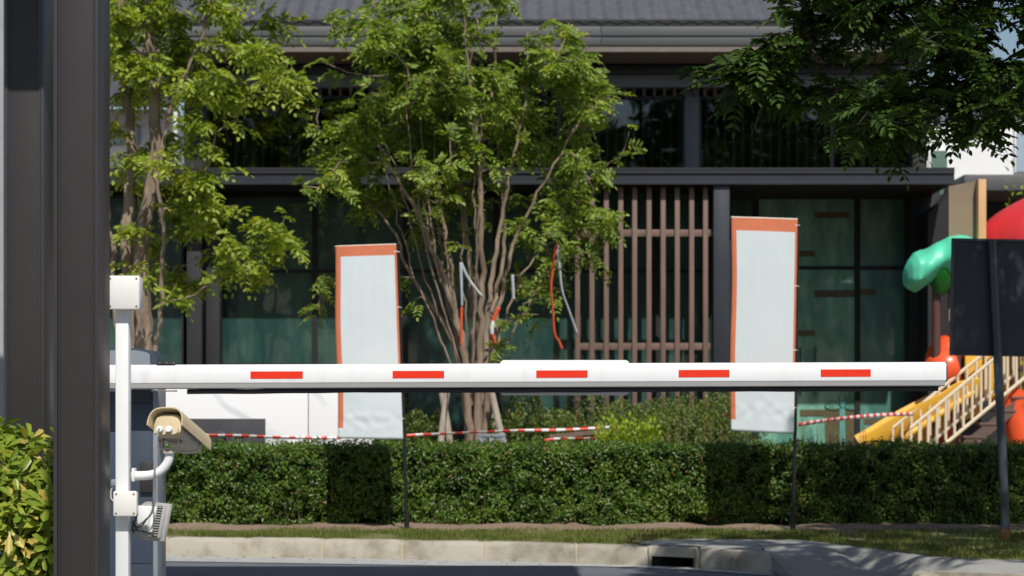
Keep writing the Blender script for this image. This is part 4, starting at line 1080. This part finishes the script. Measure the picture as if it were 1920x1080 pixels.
nb = empty('white_house', (X(230, 36), 36, .16), 'white house with a grey tiled roof glimpsed through the left tree', 'house')
d0 = 36.0
MB().box2((X(-300, d0), d0, .1), (X(322, d0), d0 + 6, Z(205, d0))).build('wall', 'white_wall', nb)
MB().add([(X(-320, d0), d0 - .7, Z(212, d0)), (X(345, d0), d0 - .7, Z(212, d0)), (X(345, d0), d0 + 4, Z(212, d0) + 3.2), (X(-320, d0), d0 + 4, Z(212, d0) + 3.2), (X(-320, d0), d0 - .7, Z(204, d0)), (X(345, d0), d0 - .7, Z(204, d0)), (X(345, d0), d0 + 4, Z(204, d0) + 3.2), (X(-320, d0), d0 + 4, Z(204, d0) + 3.2)], [[0, 1, 2, 3], [4, 5, 6, 7], [0, 1, 5, 4], [1, 2, 6, 5], [2, 3, 7, 6], [3, 0, 4, 7]]).build('roof', 'tile', nb)
w_ = MB().box2((X(204, d0), d0 - .04, Z(272, d0)), (X(262, d0), d0 - .01, Z(236, d0))).build('window', 'steel_plate', nb)
MB().box2((X(207, d0), d0 - .05, Z(270, d0)), (X(259, d0), d0 - .042, Z(239, d0))).build('pane', 'sky_window', w_)
MB().tube([P(329, 315, d0 - 2), P(329, 200, d0 - 2)], .035, 10).build('drain_pipe', 'white_alu', nb)
mb = MB(); mb.box2((X(-60, 16), 16.0, 0.0), (X(6, 16), 16.2, 6.0)); tag(mb.build('boundary_wall', 'grey_wall'), 'plain grey wall edge at the far left behind the pillars', 'wall')

# ================================================================== playground
d = 25.2
pg = empty('playground_set', (X(1800, d), d, .16), 'colourful playground set with yellow slide, cream stair railings and red roof', 'playground')
mb = MB()
# lobed green canopy, lumpy like a leaf cloud
prof_ = [(1693, 522, 3), (1697, 520, 17), (1704, 516, 26), (1715, 511, 33), (1730, 503, 34), (1746, 494, 31), (1762, 488, 31), (1780, 483, 34), (1800, 481, 36), (1822, 484, 33), (1838, 490, 22), (1846, 494, 4)]
n1_ = 28; vs = []; fine = []
for a_, b_ in zip(prof_, prof_[1:]):
    for q in range(4): fine.append([a_[k_] + (b_[k_] - a_[k_]) * q / 4 for k_ in range(3)])
fine.append(list(prof_[-1]))
for px, py, rr in fine:
    c = P(px, py, d + .2); R_ = rr * 1.1 * d / FPX
    for j in range(n1_):
        a = 2 * PI * j / n1_; q = Vector((0, math.cos(a) * R_ * 1.5, math.sin(a) * R_)); lump = 1 + .22 * noise.noise(Vector((px * .035, math.cos(a) * 1.3, math.sin(a) * 1.3)))
        vs.append(c + q * lump)
mb.add(vs, [[i * n1_ + j, i * n1_ + (j + 1) % n1_, (i + 1) * n1_ + (j + 1) % n1_, (i + 1) * n1_ + j] for i in range(len(fine) - 1) for j in range(n1_)], 0, True)
mb.add(vs[:n1_], [list(range(n1_))]); mb.add(vs[-n1_:], [list(range(n1_))]); mb.build('leaf_canopy', 'p_green', pg)
mb = MB(); mb.tube([P(1768, 505, d + .15), P(1765, 528, d + .15), P(1762, 552, d + .15)], [.20, .17, .06], 16); mb.build('canopy_hub', mat('deep_green_plastic', (0.01, 0.14, 0.02), .35), pg)
for px, top, w_ in ((1762, 520, 8), (1912, 640, 9), (1800, 470, 8)):
    MB().tube([(X(px, d), d + .2, .1), (X(px, d), d + .2, Z(top, d))], w_ * d / FPX, 14).build('post', 'p_brown', pg)
MB().tube([P(1912, 685, d + .2), P(1912, 692, d + .2)], .075, 14).build('post_collar', 'p_brown', pg)
MB().add([(X(1787, d), d + .25, Z(345, d)), (X(1839, d), d + .25, Z(335, d)), (X(1839, d), d + .25, Z(600, d)), (X(1787, d), d + .25, Z(600, d)), (X(1787, d), d + .32, Z(345, d)), (X(1839, d), d + .32, Z(335, d)), (X(1839, d), d + .32, Z(600, d)), (X(1787, d), d + .32, Z(600, d))], [[0, 1, 2, 3], [4, 5, 6, 7], [0, 1, 5, 4], [1, 2, 6, 5], [2, 3, 7, 6], [3, 0, 4, 7]]).build('tower_board', 'p_panel', pg)  # wide face of the square post, its shade put into the colour
MB().box2((X(1838, d), d + .10, Z(600, d)), (X(1853, d), d + .245, Z(334, d)), .006).build('timber_post', 'p_panel_edge', pg)  # narrow sunlit face of the same post, the light put into its colour
# red domed roof: only its left flank shows
mb = MB(); c = P(1985, 470, d + .5); vs = []; m1, m2 = 32, 12
for i in range(m2 + 1):
    t = i / m2
    for j in range(m1):
        a = 2 * PI * j / m1; r_ = .98 * math.sin(PI / 2 * t) ** .9 * (1 + .05 * math.cos(6 * a)); vs.append(c + Vector((r_ * math.cos(a), r_ * .8 * math.sin(a), .80 * (1 - t) ** .85)))
mb.add(vs, [[i * m1 + j, i * m1 + (j + 1) % m1, (i + 1) * m1 + (j + 1) % m1, (i + 1) * m1 + j] for i in range(m2) for j in range(m1)], 0, True)
mb.tube([c + Vector((.98 * math.cos(a), .78 * math.sin(a), 0)) for a in np.linspace(0, 2 * PI, 33)], .035, 6); mb.build('roof', 'p_red', pg)
# wavy yellow slide in a half-pipe section
def sweep(path, width, prof, m, name, parent=pg):
    mb = MB(); pp = smooth_path([Vector(p) for p in path], .06, 0); vs = []
    for i, p in enumerate(pp):
        t = (pp[min(i + 1, len(pp) - 1)] - pp[max(i - 1, 0)]).normalized(); s_ = t.cross(Vector((0, 0, 1))).normalized(); u_ = s_.cross(t)
        for a, b in prof: vs.append(p + s_ * a * width + u_ * b)
    k = len(prof); mb.add(vs, [[i * k + j, i * k + (j + 1) % k, (i + 1) * k + (j + 1) % k, (i + 1) * k + j] for i in range(len(pp) - 1) for j in range(k)], 0, True)
    mb.add(vs[:k], [list(range(k))]); mb.add(vs[-k:], [list(range(k))]); return mb.build(name, m, parent)
prof = [(-.5, .17), (-.46, .18), (-.42, .13), (-.30, .03), (0, -.02), (.30, .03), (.42, .13), (.46, .18), (.5, .17), (.47, .06), (.34, -.04), (0, -.09), (-.34, -.04), (-.47, .06)]
ds = d + .35
sweep([P(1622, 842, ds), P(1650, 826, ds), P(1690, 802, ds), P(1735, 778, ds), P(1772, 760, ds), P(1800, 742, ds), P(1835, 736, ds)], .55, prof, 'p_yellow', 'slide')
sweep([P(1700, 850, ds + .55), P(1740, 826, ds + .5), P(1775, 800, ds + .45), P(1800, 778, ds + .4), P(1832, 762, ds + .4)], .5, prof, 'p_yellow', 'slide')
for k_ in range(5):
    a0 = P(1700 + k_ * 26, 822 - k_ * 17, ds - .20); MB().tube(smooth_path([a0, a0 + Vector((.03, -.03, .05)), a0 + Vector((.10, -.02, .10)), a0 + Vector((.16, 0, .12))], .03, 0), .04, 10).build('slide_rib', 'p_yellow', pg)
for a, b in ((1806, 1832), (1846, 1874), (1884, 1912)): MB().box2((X(a, ds), ds - .1, Z(752, ds)), (X(b, ds), ds - .05, Z(640, ds)), .015).build('side_panel', 'p_yellow', pg)
MB().box2((X(1822, ds), ds + .02, Z(740, ds)), (X(1905, ds), ds + .06, Z(640, ds)), .01).build('back_panel', 'p_yellow', pg)
# orange tunnel hood
mb = MB(); vs = []; c = P(1790, 690, ds + .1)
for i in range(15):
    t = i / 14; ph = math.radians(200 - 150 * t)
    for j in range(20):
        a = 2 * PI * j / 20; rr = .13 + .05 * math.sin(PI * t)
        base = c + Vector((math.cos(ph) * .20, 0, math.sin(ph) * .25)); o_ = Vector((math.cos(ph), 0, math.sin(ph)))
        vs.append(base + o_ * rr * math.cos(a) + Vector((0, 1, 0)) * rr * 1.5 * math.sin(a))
mb.add(vs, [[i * 20 + j, i * 20 + (j + 1) % 20, (i + 1) * 20 + (j + 1) % 20, (i + 1) * 20 + j] for i in range(14) for j in range(20)], 0, True)
mb.add(vs[:20], [list(range(20))]); mb.add(vs[-20:], [list(range(20))]); mb.build('tunnel_hood', 'p_orange', pg)
MB().tube([P(1748, 702, ds - .05), P(1750, 700, ds - .05), P(1756, 697, ds - .05), P(1782, 690, ds - .05), P(1792, 688, ds - .05), P(1795, 687, ds - .05)], [.10, .17, .225, .25, .22, .12], 22).build('tunnel_drum', 'p_orange', pg)
MB().tube(smooth_path([P(1770, 715, ds + .15), P(1790, 760, ds + .2), P(1775, 800, ds + .4), P(1768, 850, ds + .4)], .08, 0), .10, 14).build('tunnel_tube', 'p_red', pg)
mb = MB(); mb.tube(smooth_path([P(1918, 735, d - .1), P(1904, 765, d - .1), P(1908, 800, d - .1), P(1922, 850, d - .1)], .05, 0), [.16] * 40 if False else .15, 16); mb.build('spiral_pod', 'p_orange', pg)
# stair with cream railings
def rail(x0, y0, x1, y1, drop0, drop1, dd_, nb_):
    mb = MB(); r_ = .022
    mb.tube([P(x0, y0, dd_), P(x1, y1, dd_)], r_, 8); mb.tube([P(x0 + (0), y0 + drop0, dd_), P(x1, y1 + drop1, dd_)], r_, 8)
    for i in range(nb_):
        t = i / (nb_ - 1); a = Vector(P(x0, y0, dd_)).lerp(P(x1, y1, dd_), t); b = Vector(P(x0, y0 + drop0, dd_)).lerp(P(x1, y1 + drop1, dd_), t); mb.tube([a, b], .017, 8)
    mb.build('stair_railing', 'p_cream', pg)
rail(1707, 803, 1922, 624, 84, 84, d - .25, 14)
rail(1674, 802, 1900, 618, 86, 86, d + .10, 14)
mb = MB()
for i in range(7):
    t = i / 6; p = Vector(P(1760, 868, d - .08)).lerp(P(1940, 722, d - .08), t); mb.box(p, (.24, .34, .03), .004)
mb.add([P(1740, 880, d - .24), P(1940, 722, d - .24), P(1940, 746, d - .24), P(1765, 890, d - .24), P(1740, 880, d - .21), P(1940, 722, d - .21), P(1940, 746, d - .21), P(1765, 890, d - .21)], [[0, 1, 2, 3], [4, 5, 6, 7], [0, 1, 5, 4], [1, 2, 6, 5], [2, 3, 7, 6], [3, 0, 4, 7]])
mb.build('stair', 'p_tread', pg)

# ================================================================== shrubs behind the hedge
def shrub(name, cat, label, pxc, d, wpx, ztop_py, n, mname, ll, lw, dep=.5, T=T_OV, group=None, upright=.3):
    rx = wpx * d / FPX / 2; zt = Z(ztop_py, d); c = Vector((X(pxc, d), d, .16)); r = empty(name, c, label, cat, group)
    sd = random.random() * 50; V3 = RG.normal(0, 1, (n, 3)); V3[:, 2] = np.abs(V3[:, 2]); V3 = norm(V3)
    h = zt - .16
    rad = np.array([1 + .42 * noise.noise(Vector(v.tolist()) * 2.3 + Vector((sd, 0, 0))) for v in V3]) * (1 - .35 * RG.random(n) ** 2.2)
    e = np.sign(V3) * np.abs(V3) ** .72
    pos = np.stack([c.x + e[:, 0] * rx * rad, c.y + e[:, 1] * dep * rad, .16 + e[:, 2] * h * rad / 1.05], 1)
    dr_ = V3 * .6 + RG.normal(0, .55, (n, 3)) + np.array([0, 0, upright]); nr_ = V3 + RG.normal(0, .5, (n, 3)) + np.array([0, -.3, .4])
    V, F = leafarr(pos, dr_, nr_, ll * RG.uniform(.7, 1.2, n), lw * RG.uniform(.8, 1.2, n), T)
    mb = MB()
    for _ in range(14):
        a = random.uniform(0, 2 * PI); mb.tube([(c.x + .1 * rx * math.cos(a), c.y, .1), (c.x + .4 * rx * math.cos(a), c.y + .3 * dep * math.sin(a), .16 + h * .5), (c.x + .75 * rx * math.cos(a), c.y + .7 * dep * math.sin(a), .16 + h * .75)], [.014, .010, .004], 5)
    V, F, I = addwood(V, F, mb); bulk('foliage', V, F, [mname, 'bark_thin'], r, mi=I)
GS = 'shrubs between the hedge and the dark building'
shrub('garden_shrub', 'shrub', 'low dark green shrub between the left banner and the tree trunks', 775, 25.0, 170, 757, 9000, 'leaf_shrub', .045, .022, group=GS)
shrub('garden_shrub', 'shrub', 'dark reddish-green shrub directly right of the tree trunks and stakes', 985, 24.3, 150, 752, 9000, 'leaf_shrub', .046, .024, group=GS)
shrub('garden_shrub', 'shrub', 'dull green shrub between the tree trunks and the taller bush, behind the tape', 1095, 25.0, 170, 756, 9500, 'leaf_shrub', .045, .022, group=GS)
shrub('garden_shrub', 'shrub', 'tall rounded olive bush left of the right-hand banner, below the slat screen', 1280, 24.6, 262, 734, 17000, 'leaf_shrub', .046, .022, dep=.7, group=GS, upright=.4)
def upright_plant(name, label, cat, pxs, d, base_py, tops, mname, n_per, ll, lw, group=None):
    c = Vector((X(sum(pxs) / len(pxs), d), d, .16)); r = empty(name, c, label, cat, group); ps, dr_, nr_ = [], [], []; mb = MB()
    for px, tp in zip(pxs, tops):
        y = d + random.uniform(-.2, .2); x = X(px, d); zt = Z(tp, d); x0 = x + random.gauss(0, .05); mb.tube([(x0, y, .15), ((x + x0) / 2 + .01, y, (zt + .16) / 2), (x, y, zt)], [.007, .005, .002], 5)
        for k in range(n_per):
            t = (k + random.random()) / n_per; a = k * 2.4; z = .3 + (zt - .3) * t
            ps.append((x0 + (x - x0) * t, y, z)); dr_.append((math.cos(a) * .8, math.sin(a) * .8, random.uniform(.7, 1.4))); nr_.append((-math.cos(a) * .6, -math.sin(a) * .6 - .3, .7))
    V, F = leafarr(np.array(ps), np.array(dr_), np.array(nr_), ll * RG.uniform(.7, 1.15, len(ps)), lw, T_LAN); V, F, I = addwood(V, F, mb); bulk('foliage', V, F, [mname, 'twig'], r, mi=I)
pxs = [random.uniform(1120, 1238) for _ in range(46)]
upright_plant('lime_plant', 'bright lime-green upright plant just behind the hedge below the slat screen', 'plant', pxs, 21.9, 840, [random.uniform(776, 812) + max(0, abs(p - 1175) - 25) * .45 for p in pxs], 'leaf_lime', 34, .10, .034)
pxs = [random.uniform(960, 1130) for _ in range(60)]
upright_plant('ground_cover_plant', 'low yellow-green leafy plants along the back of the hedge under the tape', 'plant', pxs, 21.5, 840, [random.uniform(826, 838) for p in pxs], 'leaf_lime', 16, .05, .018)
pxs = [random.uniform(1495, 1625) for _ in range(46)]
upright_plant('weed_clump', 'thin upright weeds behind the hedge between right banner and yellow slide', 'weeds', pxs, 22.0, 830, [random.choice([random.uniform(800, 826), random.uniform(812, 828), random.uniform(766, 800)]) for p in pxs], 'leaf_shrub', 20, .036, .009)
pxs = [random.uniform(1250, 1372) for _ in range(30)]
upright_plant('weed_clump', 'low light green weeds in front of the tall olive bush', 'weeds', pxs, 21.9, 830, [random.uniform(786, 826) for p in pxs], 'leaf_tree', 18, .045, .010)
shrub('garden_shrub', 'shrub', 'small lime shrub under the canopy of the white house at the right edge', 1905, 30.5, 60, 345, 900, 'leaf_lime', .09, .035, dep=.3)

# ================================================================== trees
random.seed(21)
# middle tree
d = 24.0
t = Tree()
def stempts(lst, dz):
    n = len(lst); return [P(px, py, d + dz * (i / (n - 1)) ** 1.2) for i, (px, py) in enumerate(lst)]
for lst, dz, r0 in (
    ([(884, 960), (882, 850), (876, 740), (868, 650), (845, 560), (815, 470), (775, 390), (725, 300), (700, 240)], -.3, .078),
    ([(880, 960), (878, 850), (872, 760), (858, 660), (815, 580), (772, 520), (748, 460), (718, 405), (660, 345)], .35, .052),
    ([(890, 960), (890, 850), (888, 740), (889, 620), (878, 470), (862, 330), (835, 190), (800, 80)], .5, .070),
    ([(896, 960), (896, 850), (896, 740), (903, 600), (903, 440), (897, 300), (882, 160), (870, 10)], -.45, .072),
    ([(902, 960), (902, 850), (905, 740), (915, 600), (932, 450), (960, 310), (985, 180), (990, 60)], .2, .062),
    ([(908, 960), (908, 860), (912, 750), (930, 620), (950, 500), (990, 400), (1040, 310), (1085, 230)], -.25, .058),
    ([(903, 960), (905, 860), (918, 760), (935, 640), (965, 545), (1005, 480), (1045, 450), (1095, 430)], .3, .035),
    ([(886, 960), (884, 850), (872, 740), (862, 650), (852, 560), (842, 470), (800, 370), (765, 290), (740, 180)], .7, .05),
    ([(899, 960), (899, 860), (908, 740), (922, 600), (944, 470), (940, 330), (925, 200), (930, 40)], .8, .05)):
    t.stem(stempts(lst, dz), r0 * .8, .008)
rs_ = random.Random(4)
for q in range(13):
    a = rs_.uniform(-1, 1); x0 = 890 + 18 * a; dz = rs_.uniform(-.65, .35); e = rs_.uniform(-25, 25); y1 = rs_.uniform(60, 330) + 110 * a * a
    t.stem(stempts([(x0, 760), (x0 + 50 * a, 650), (890 + 150 * a + e * .5, 500), (890 + 205 * a + e, 340), (890 + 235 * a + e * 1.5, y1)], dz), rs_.uniform(.012, .022), .006)
poly = [(690, 20), (770, -10), (800, -60), (930, -60), (965, 20), (1000, 70), (1040, 45), (1075, 60), (1065, 110), (1110, 150), (1135, 190), (1100, 240), (1130, 330), (1128, 400), (1140, 480), (1085, 520), (1040, 560), (1000, 540), (960, 580), (930, 470), (870, 520), (830, 430), (780, 450), (740, 420), (700, 440), (640, 410), (625, 370), (665, 330), (600, 300), (590, 280), (625, 245), (610, 190), (620, 165), (660, 140), (640, 90), (660, 55)]
tg = crown_points(poly, 1200, d + .15, .60, 8, .105)
tg = [p for p in tg if not (HZ - (p.z - CH) * FPX / p.y > 410 and random.random() < .40) and not (HZ - (p.z - CH) * FPX / p.y > 260 and random.random() < .25)]
for px, py, dz in ((1180, 245, 0), (1165, 290, 0), (1150, 185, .2), (1130, 240, .1), (610, 118, .1), (640, 130, 0), (600, 180, .1), (1125, 500, -.2), (1090, 470, -.3), (1140, 430, 0), (770, 270, 0), (1060, 460, -.5), (1040, 480, -.5), (600, 590, .3), (610, 520, .3), (590, 575, .3), (605, 535, .3), (1010, 590, -.5), (1040, 560, -.4), (980, 570, -.5), (965, 600, -.3), (760, 520, 0), (780, 560, 0), (930, 650, -.1), (945, 640, -.1), (585, 285, 0), (600, 300, 0), (1030, 50, .0), (1040, 90, 0)):
    tg.append(P(px, py, d + dz))
def keep_(p):
    py = HZ - (p.z - CH) * FPX / p.y; px = 960 + p.x * FPX / p.y
    return not (py > 210 and abs(px - 885) < 150 and random.random() < .45)
tg = [p for p in tg[:-29] if keep_(p)] + tg[-29:]
t.grow(tg, up=.55)
tr = empty('garden_tree', (X(893, d), d, .16), 'large multi-stemmed leafy green tree in the middle, tied with torn tape', 'tree')
t.wood(.0055).build('trunk', 'bark', tr)
V, F = tip_leaves(t, 4, .20, 4, .074, .032, spread=.10, droop=.36)
bulk('crown', V, F, 'leaf_tree', tr)
mb = MB()
for a, b, y in (((838, 735), (826, 850), -.3), ((828, 735), (846, 850), .25), ((922, 735), (950, 850), -.25), ((925, 740), (932, 850), .4)): mb = MB(); mb.tube([P(a[0], a[1], d + y), P((a[0] + b[0]) / 2 + random.uniform(-2, 2), (a[1] + b[1]) / 2, d + y), P(b[0] + (b[0] - a[0]) * .9, 953, d + y)], [.034, .038, .040], 9); mb.build('support_stake', 'stake', tr)
# strips of tape in the tree
GT = 'torn strips of tape hanging in the middle tree'
def strip(pts, y, mats, label, red=.5, step=.4, wd=.03): tape([P(a, b, y) for a, b in pts], wd, step, 'tape_strip', label, mats=mats, group=GT, red=red, twist=.7, cat='tape strip')
strip([(864, 492), (865, 530), (866, 574)], 22.9, ('ribbon_grey', 'ribbon_grey'), 'grey end of the tape hanging straight down, left in the tree')
strip([(865, 494), (877, 520), (893, 543), (906, 558)], 22.9, ('ribbon_grey', 'tape_white'), 'pale tape strip slanting down to the right between the stems')
strip([(866, 576), (865, 600), (864, 648)], 22.9, ('ribbon_red', 'ribbon_red'), 'straight orange-red strip hanging below the grey one')
strip([(936, 576), (926, 598), (922, 622), (929, 645)], 22.8, ('ribbon_red', 'tape_white'), 'crumpled red and white strip on the right-hand stems low down', step=.3, wd=.042)
strip([(961, 515), (962, 540), (963, 562)], 23.0, ('ribbon_grey', 'ribbon_grey'), 'short grey strip on the stem in the middle of the tree')
strip([(1045, 452), (1040, 480), (1036, 510), (1033, 540), (1036, 575), (1040, 625), (1048, 640), (1054, 655)], 22.9, ('ribbon_red', 'ribbon_red'), 'longest orange-red strip, hanging from the right branch')
strip([(1045, 456), (1049, 500), (1054, 545), (1066, 580), (1082, 625)], 22.95, ('ribbon_grey', 'ribbon_grey'), 'long thin grey strip beside the longest orange-red one')

# left tree
random.seed(5); d = 22.6; t = Tree()
for lst, dz, r0, r1 in (
    ([(262, 966), (260, 800), (258, 680), (250, 590), (240, 500), (236, 420), (243, 330), (247, 260), (235, 150), (225, 20), (215, -120)], .2, .105, .03),
    ([(268, 966), (270, 800), (270, 680), (268, 560), (266, 470), (276, 390), (288, 320), (292, 230), (285, 120), (275, 20), (280, -160)], -.2, .125, .035),
    ([(276, 966), (282, 800), (290, 660), (303, 560), (304, 480), (301, 380), (298, 320), (312, 240), (340, 150), (380, 60), (400, -60)], -.35, .034, .014),
    ([(255, 966), (245, 800), (235, 680), (215, 560), (208, 450), (190, 330), (170, 200), (150, 40)], .1, .05, .012)):
    t.stem([P(px, py, d + dz * i / 8) for i, (px, py) in enumerate(lst)], r0, r1)
poly = [(120, -160), (420, -160), (530, -60), (530, 50), (548, 120), (520, 170), (480, 190), (470, 240), (400, 270), (350, 230), (330, 250), (250, 235), (170, 260), (120, 150)]
tg = crown_points(poly, 480, d + .15, .7, 7, .10)
poly2 = [(330, 320), (430, 320), (435, 350), (410, 420), (500, 410), (550, 440), (545, 470), (510, 500), (470, 520), (420, 510), (350, 440), (330, 400), (310, 460), (220, 480), (205, 440), (290, 380)]
tg += crown_points(poly2, 125, d - .1, .4, 5, .08)
tg += crown_points([(205, 250), (290, 260), (380, 285), (360, 310), (300, 330), (215, 340)], 26, d, .4, 3, .09)
tg += crown_points([(210, 490), (350, 500), (340, 560), (290, 540), (220, 530)], 24, d, .4, 3, .08)
for px, py in ((545, 185), (540, 120), (455, 235), (440, 225), (405, 250)): tg.append(P(px, py, d))
t.grow(tg, up=.45)
tr = empty('street_tree', (X(265, d), d, .16), 'tall light green tree with two thick trunks behind the white camera pole', 'tree')
t.wood(.0038).build('trunk', 'bark', tr)
V, F = tip_leaves(t, 4, .17, 3, .080, .040, spread=.08, droop=.5)
bulk('crown', V, F, 'leaf_left', tr)

# near tree, its crown hanging in from the upper right
random.seed(9); d = 13.4; t = Tree()
t.stem([(6.3, 12.8, 0.0), (6.25, 12.8, 1.4), (6.1, 12.9, 2.7), (5.8, 13.1, 4.0), (5.4, 13.3, 5.2), (5.0, 13.4, 6.3)], .16, .05)
t.stem([(5.8, 13.1, 4.0), P(2050, 60, d), P(1950, -30, d), P(1850, 5, d), P(1770, 50, d), P(1745, 66, d)], .06, .012)
t.stem([P(1990, -60, d), P(1850, -80, d - .2), P(1740, -20, d - .1), P(1640, 28, d), P(1560, 55, d), P(1480, 82, d)], .035, .006)
t.stem([P(2040, 130, d + .2), P(1960, 150, d), P(1900, 172, d), P(1820, 195, d), P(1745, 222, d)], .022, .005)
t.stem([(5.4, 13.3, 5.2), (4.6, 13.2, 5.4), (3.8, 13.5, 5.3), (3.0, 13.6, 5.1), (2.4, 13.8, 5.0)], .06, .015)
t.stem([(5.4, 13.3, 5.2), (5.0, 14.6, 5.6), (4.7, 15.8, 5.6), (4.4, 16.8, 5.5)], .06, .015)
vis = []
vis += crown_points([(1560, -60), (1960, -60), (1960, 180), (1850, 190), (1760, 150), (1700, 120), (1610, 110), (1570, 50)], 150, d, .35, 3, .08)
vis += crown_points([(1310, 130), (1370, 90), (1440, 80), (1530, 85), (1520, 130), (1440, 150), (1400, 165), (1380, 190), (1320, 165)], 42, d, .15, 3, .05)
vis += crown_points([(1470, 10), (1600, -40), (1600, 60), (1540, 70), (1490, 40)], 30, d, .15, 3, .05)
vis += crown_points([(1450, 210), (1500, 170), (1600, 150), (1720, 140), (1730, 240), (1690, 280), (1620, 280), (1600, 220), (1540, 230), (1490, 215)], 66, d, .22, 3, .06)
vis += crown_points([(1740, 140), (1940, 120), (1940, 200), (1850, 250), (1830, 290), (1780, 280), (1760, 240), (1740, 200)], 56, d, .25, 3, .06)
up_ = []
for _ in range(700):
    x = random.uniform(1.9, 7.5); y = random.uniform(11.8, 15.2); up_.append(Vector((x, y, random.uniform(4.35, 5.9))))
for _ in range(900):
    x = random.uniform(3.5, 8.0); y = random.uniform(14.8, 18.3); up_.append(Vector((x, y, random.uniform(4.7, 6.2))))
t.grow(vis + up_, up=.15, maxlen=2.6)
tr = empty('shade_tree', (6.3, 12.8, 0), 'shaded dark green tree with feathery leaves hanging in from the upper right', 'tree')
t.wood(.0028).build('trunk', 'bark_thin', tr)
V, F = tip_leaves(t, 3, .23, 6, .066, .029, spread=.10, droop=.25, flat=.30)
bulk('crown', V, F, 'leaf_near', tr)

# trees across the road behind the camera: they only show as reflections in the windows
GB = 'trees across the road, seen only as reflections in the upper windows'
mb = MB(); mb.tube([(0, 0, -.1), (.1, 0, 2.5), (.0, .1, 5), (.3, 0, 8)], [.28, .22, .17, .06], 10)
for k in range(9):
    a = k * 2.4; z = 3.2 + k * .5; mb.tube([(0, 0, z), (1.3 * math.cos(a), 1.3 * math.sin(a), z + 1.2), (2.5 * math.cos(a), 2.5 * math.sin(a), z + 1.9)], [.10, .07, .02], 6)
n = 5200; v = norm(RG.normal(0, 1, (n, 3))); rad = np.array([1 + .5 * noise.noise(Vector(q.tolist()) * 2.2) for q in v]) * (1 - .5 * RG.random(n) ** 2)
pos = np.stack([v[:, 0] * 3.3 * rad, v[:, 1] * 3.0 * rad, 7.2 + v[:, 2] * 4.2 * rad], 1)
V, F = leafarr(pos, RG.normal(0, 1, (n, 3)), RG.normal(0, 1, (n, 3)) + np.array([0, 0, .5]), .34, .26)
wood0 = None
for k, (x, y, s_, a, lb) in enumerate(((-13, -30, 1.35, 0, 'broad dark tree across the road, leftmost of the row'), (-5.5, -33, 1.5, 1.9, 'tallest dark tree across the road'), (1.5, -31, 1.25, 3.3, 'middle dark tree across the road'), (8.5, -33, 1.45, 4.4, 'dark tree across the road, right of the middle one'), (15, -30, 1.35, 5.5, 'dark tree across the road, rightmost of the row'))):
    e = empty('roadside_tree', (x, y, 0), lb, 'tree', GB); e.rotation_euler = (0, 0, a); e.scale = (s_,) * 3
    if wood0 is None:
        ORG[e.name] = Vector((0, 0, 0)); wood0 = mb.build('trunk', 'bark_thin', e); crown0 = bulk('crown', V, F, 'leaf_near', e)
    else:
        for o in (wood0, crown0): c_ = o.copy(); c_.parent = e; COL.objects.link(c_)
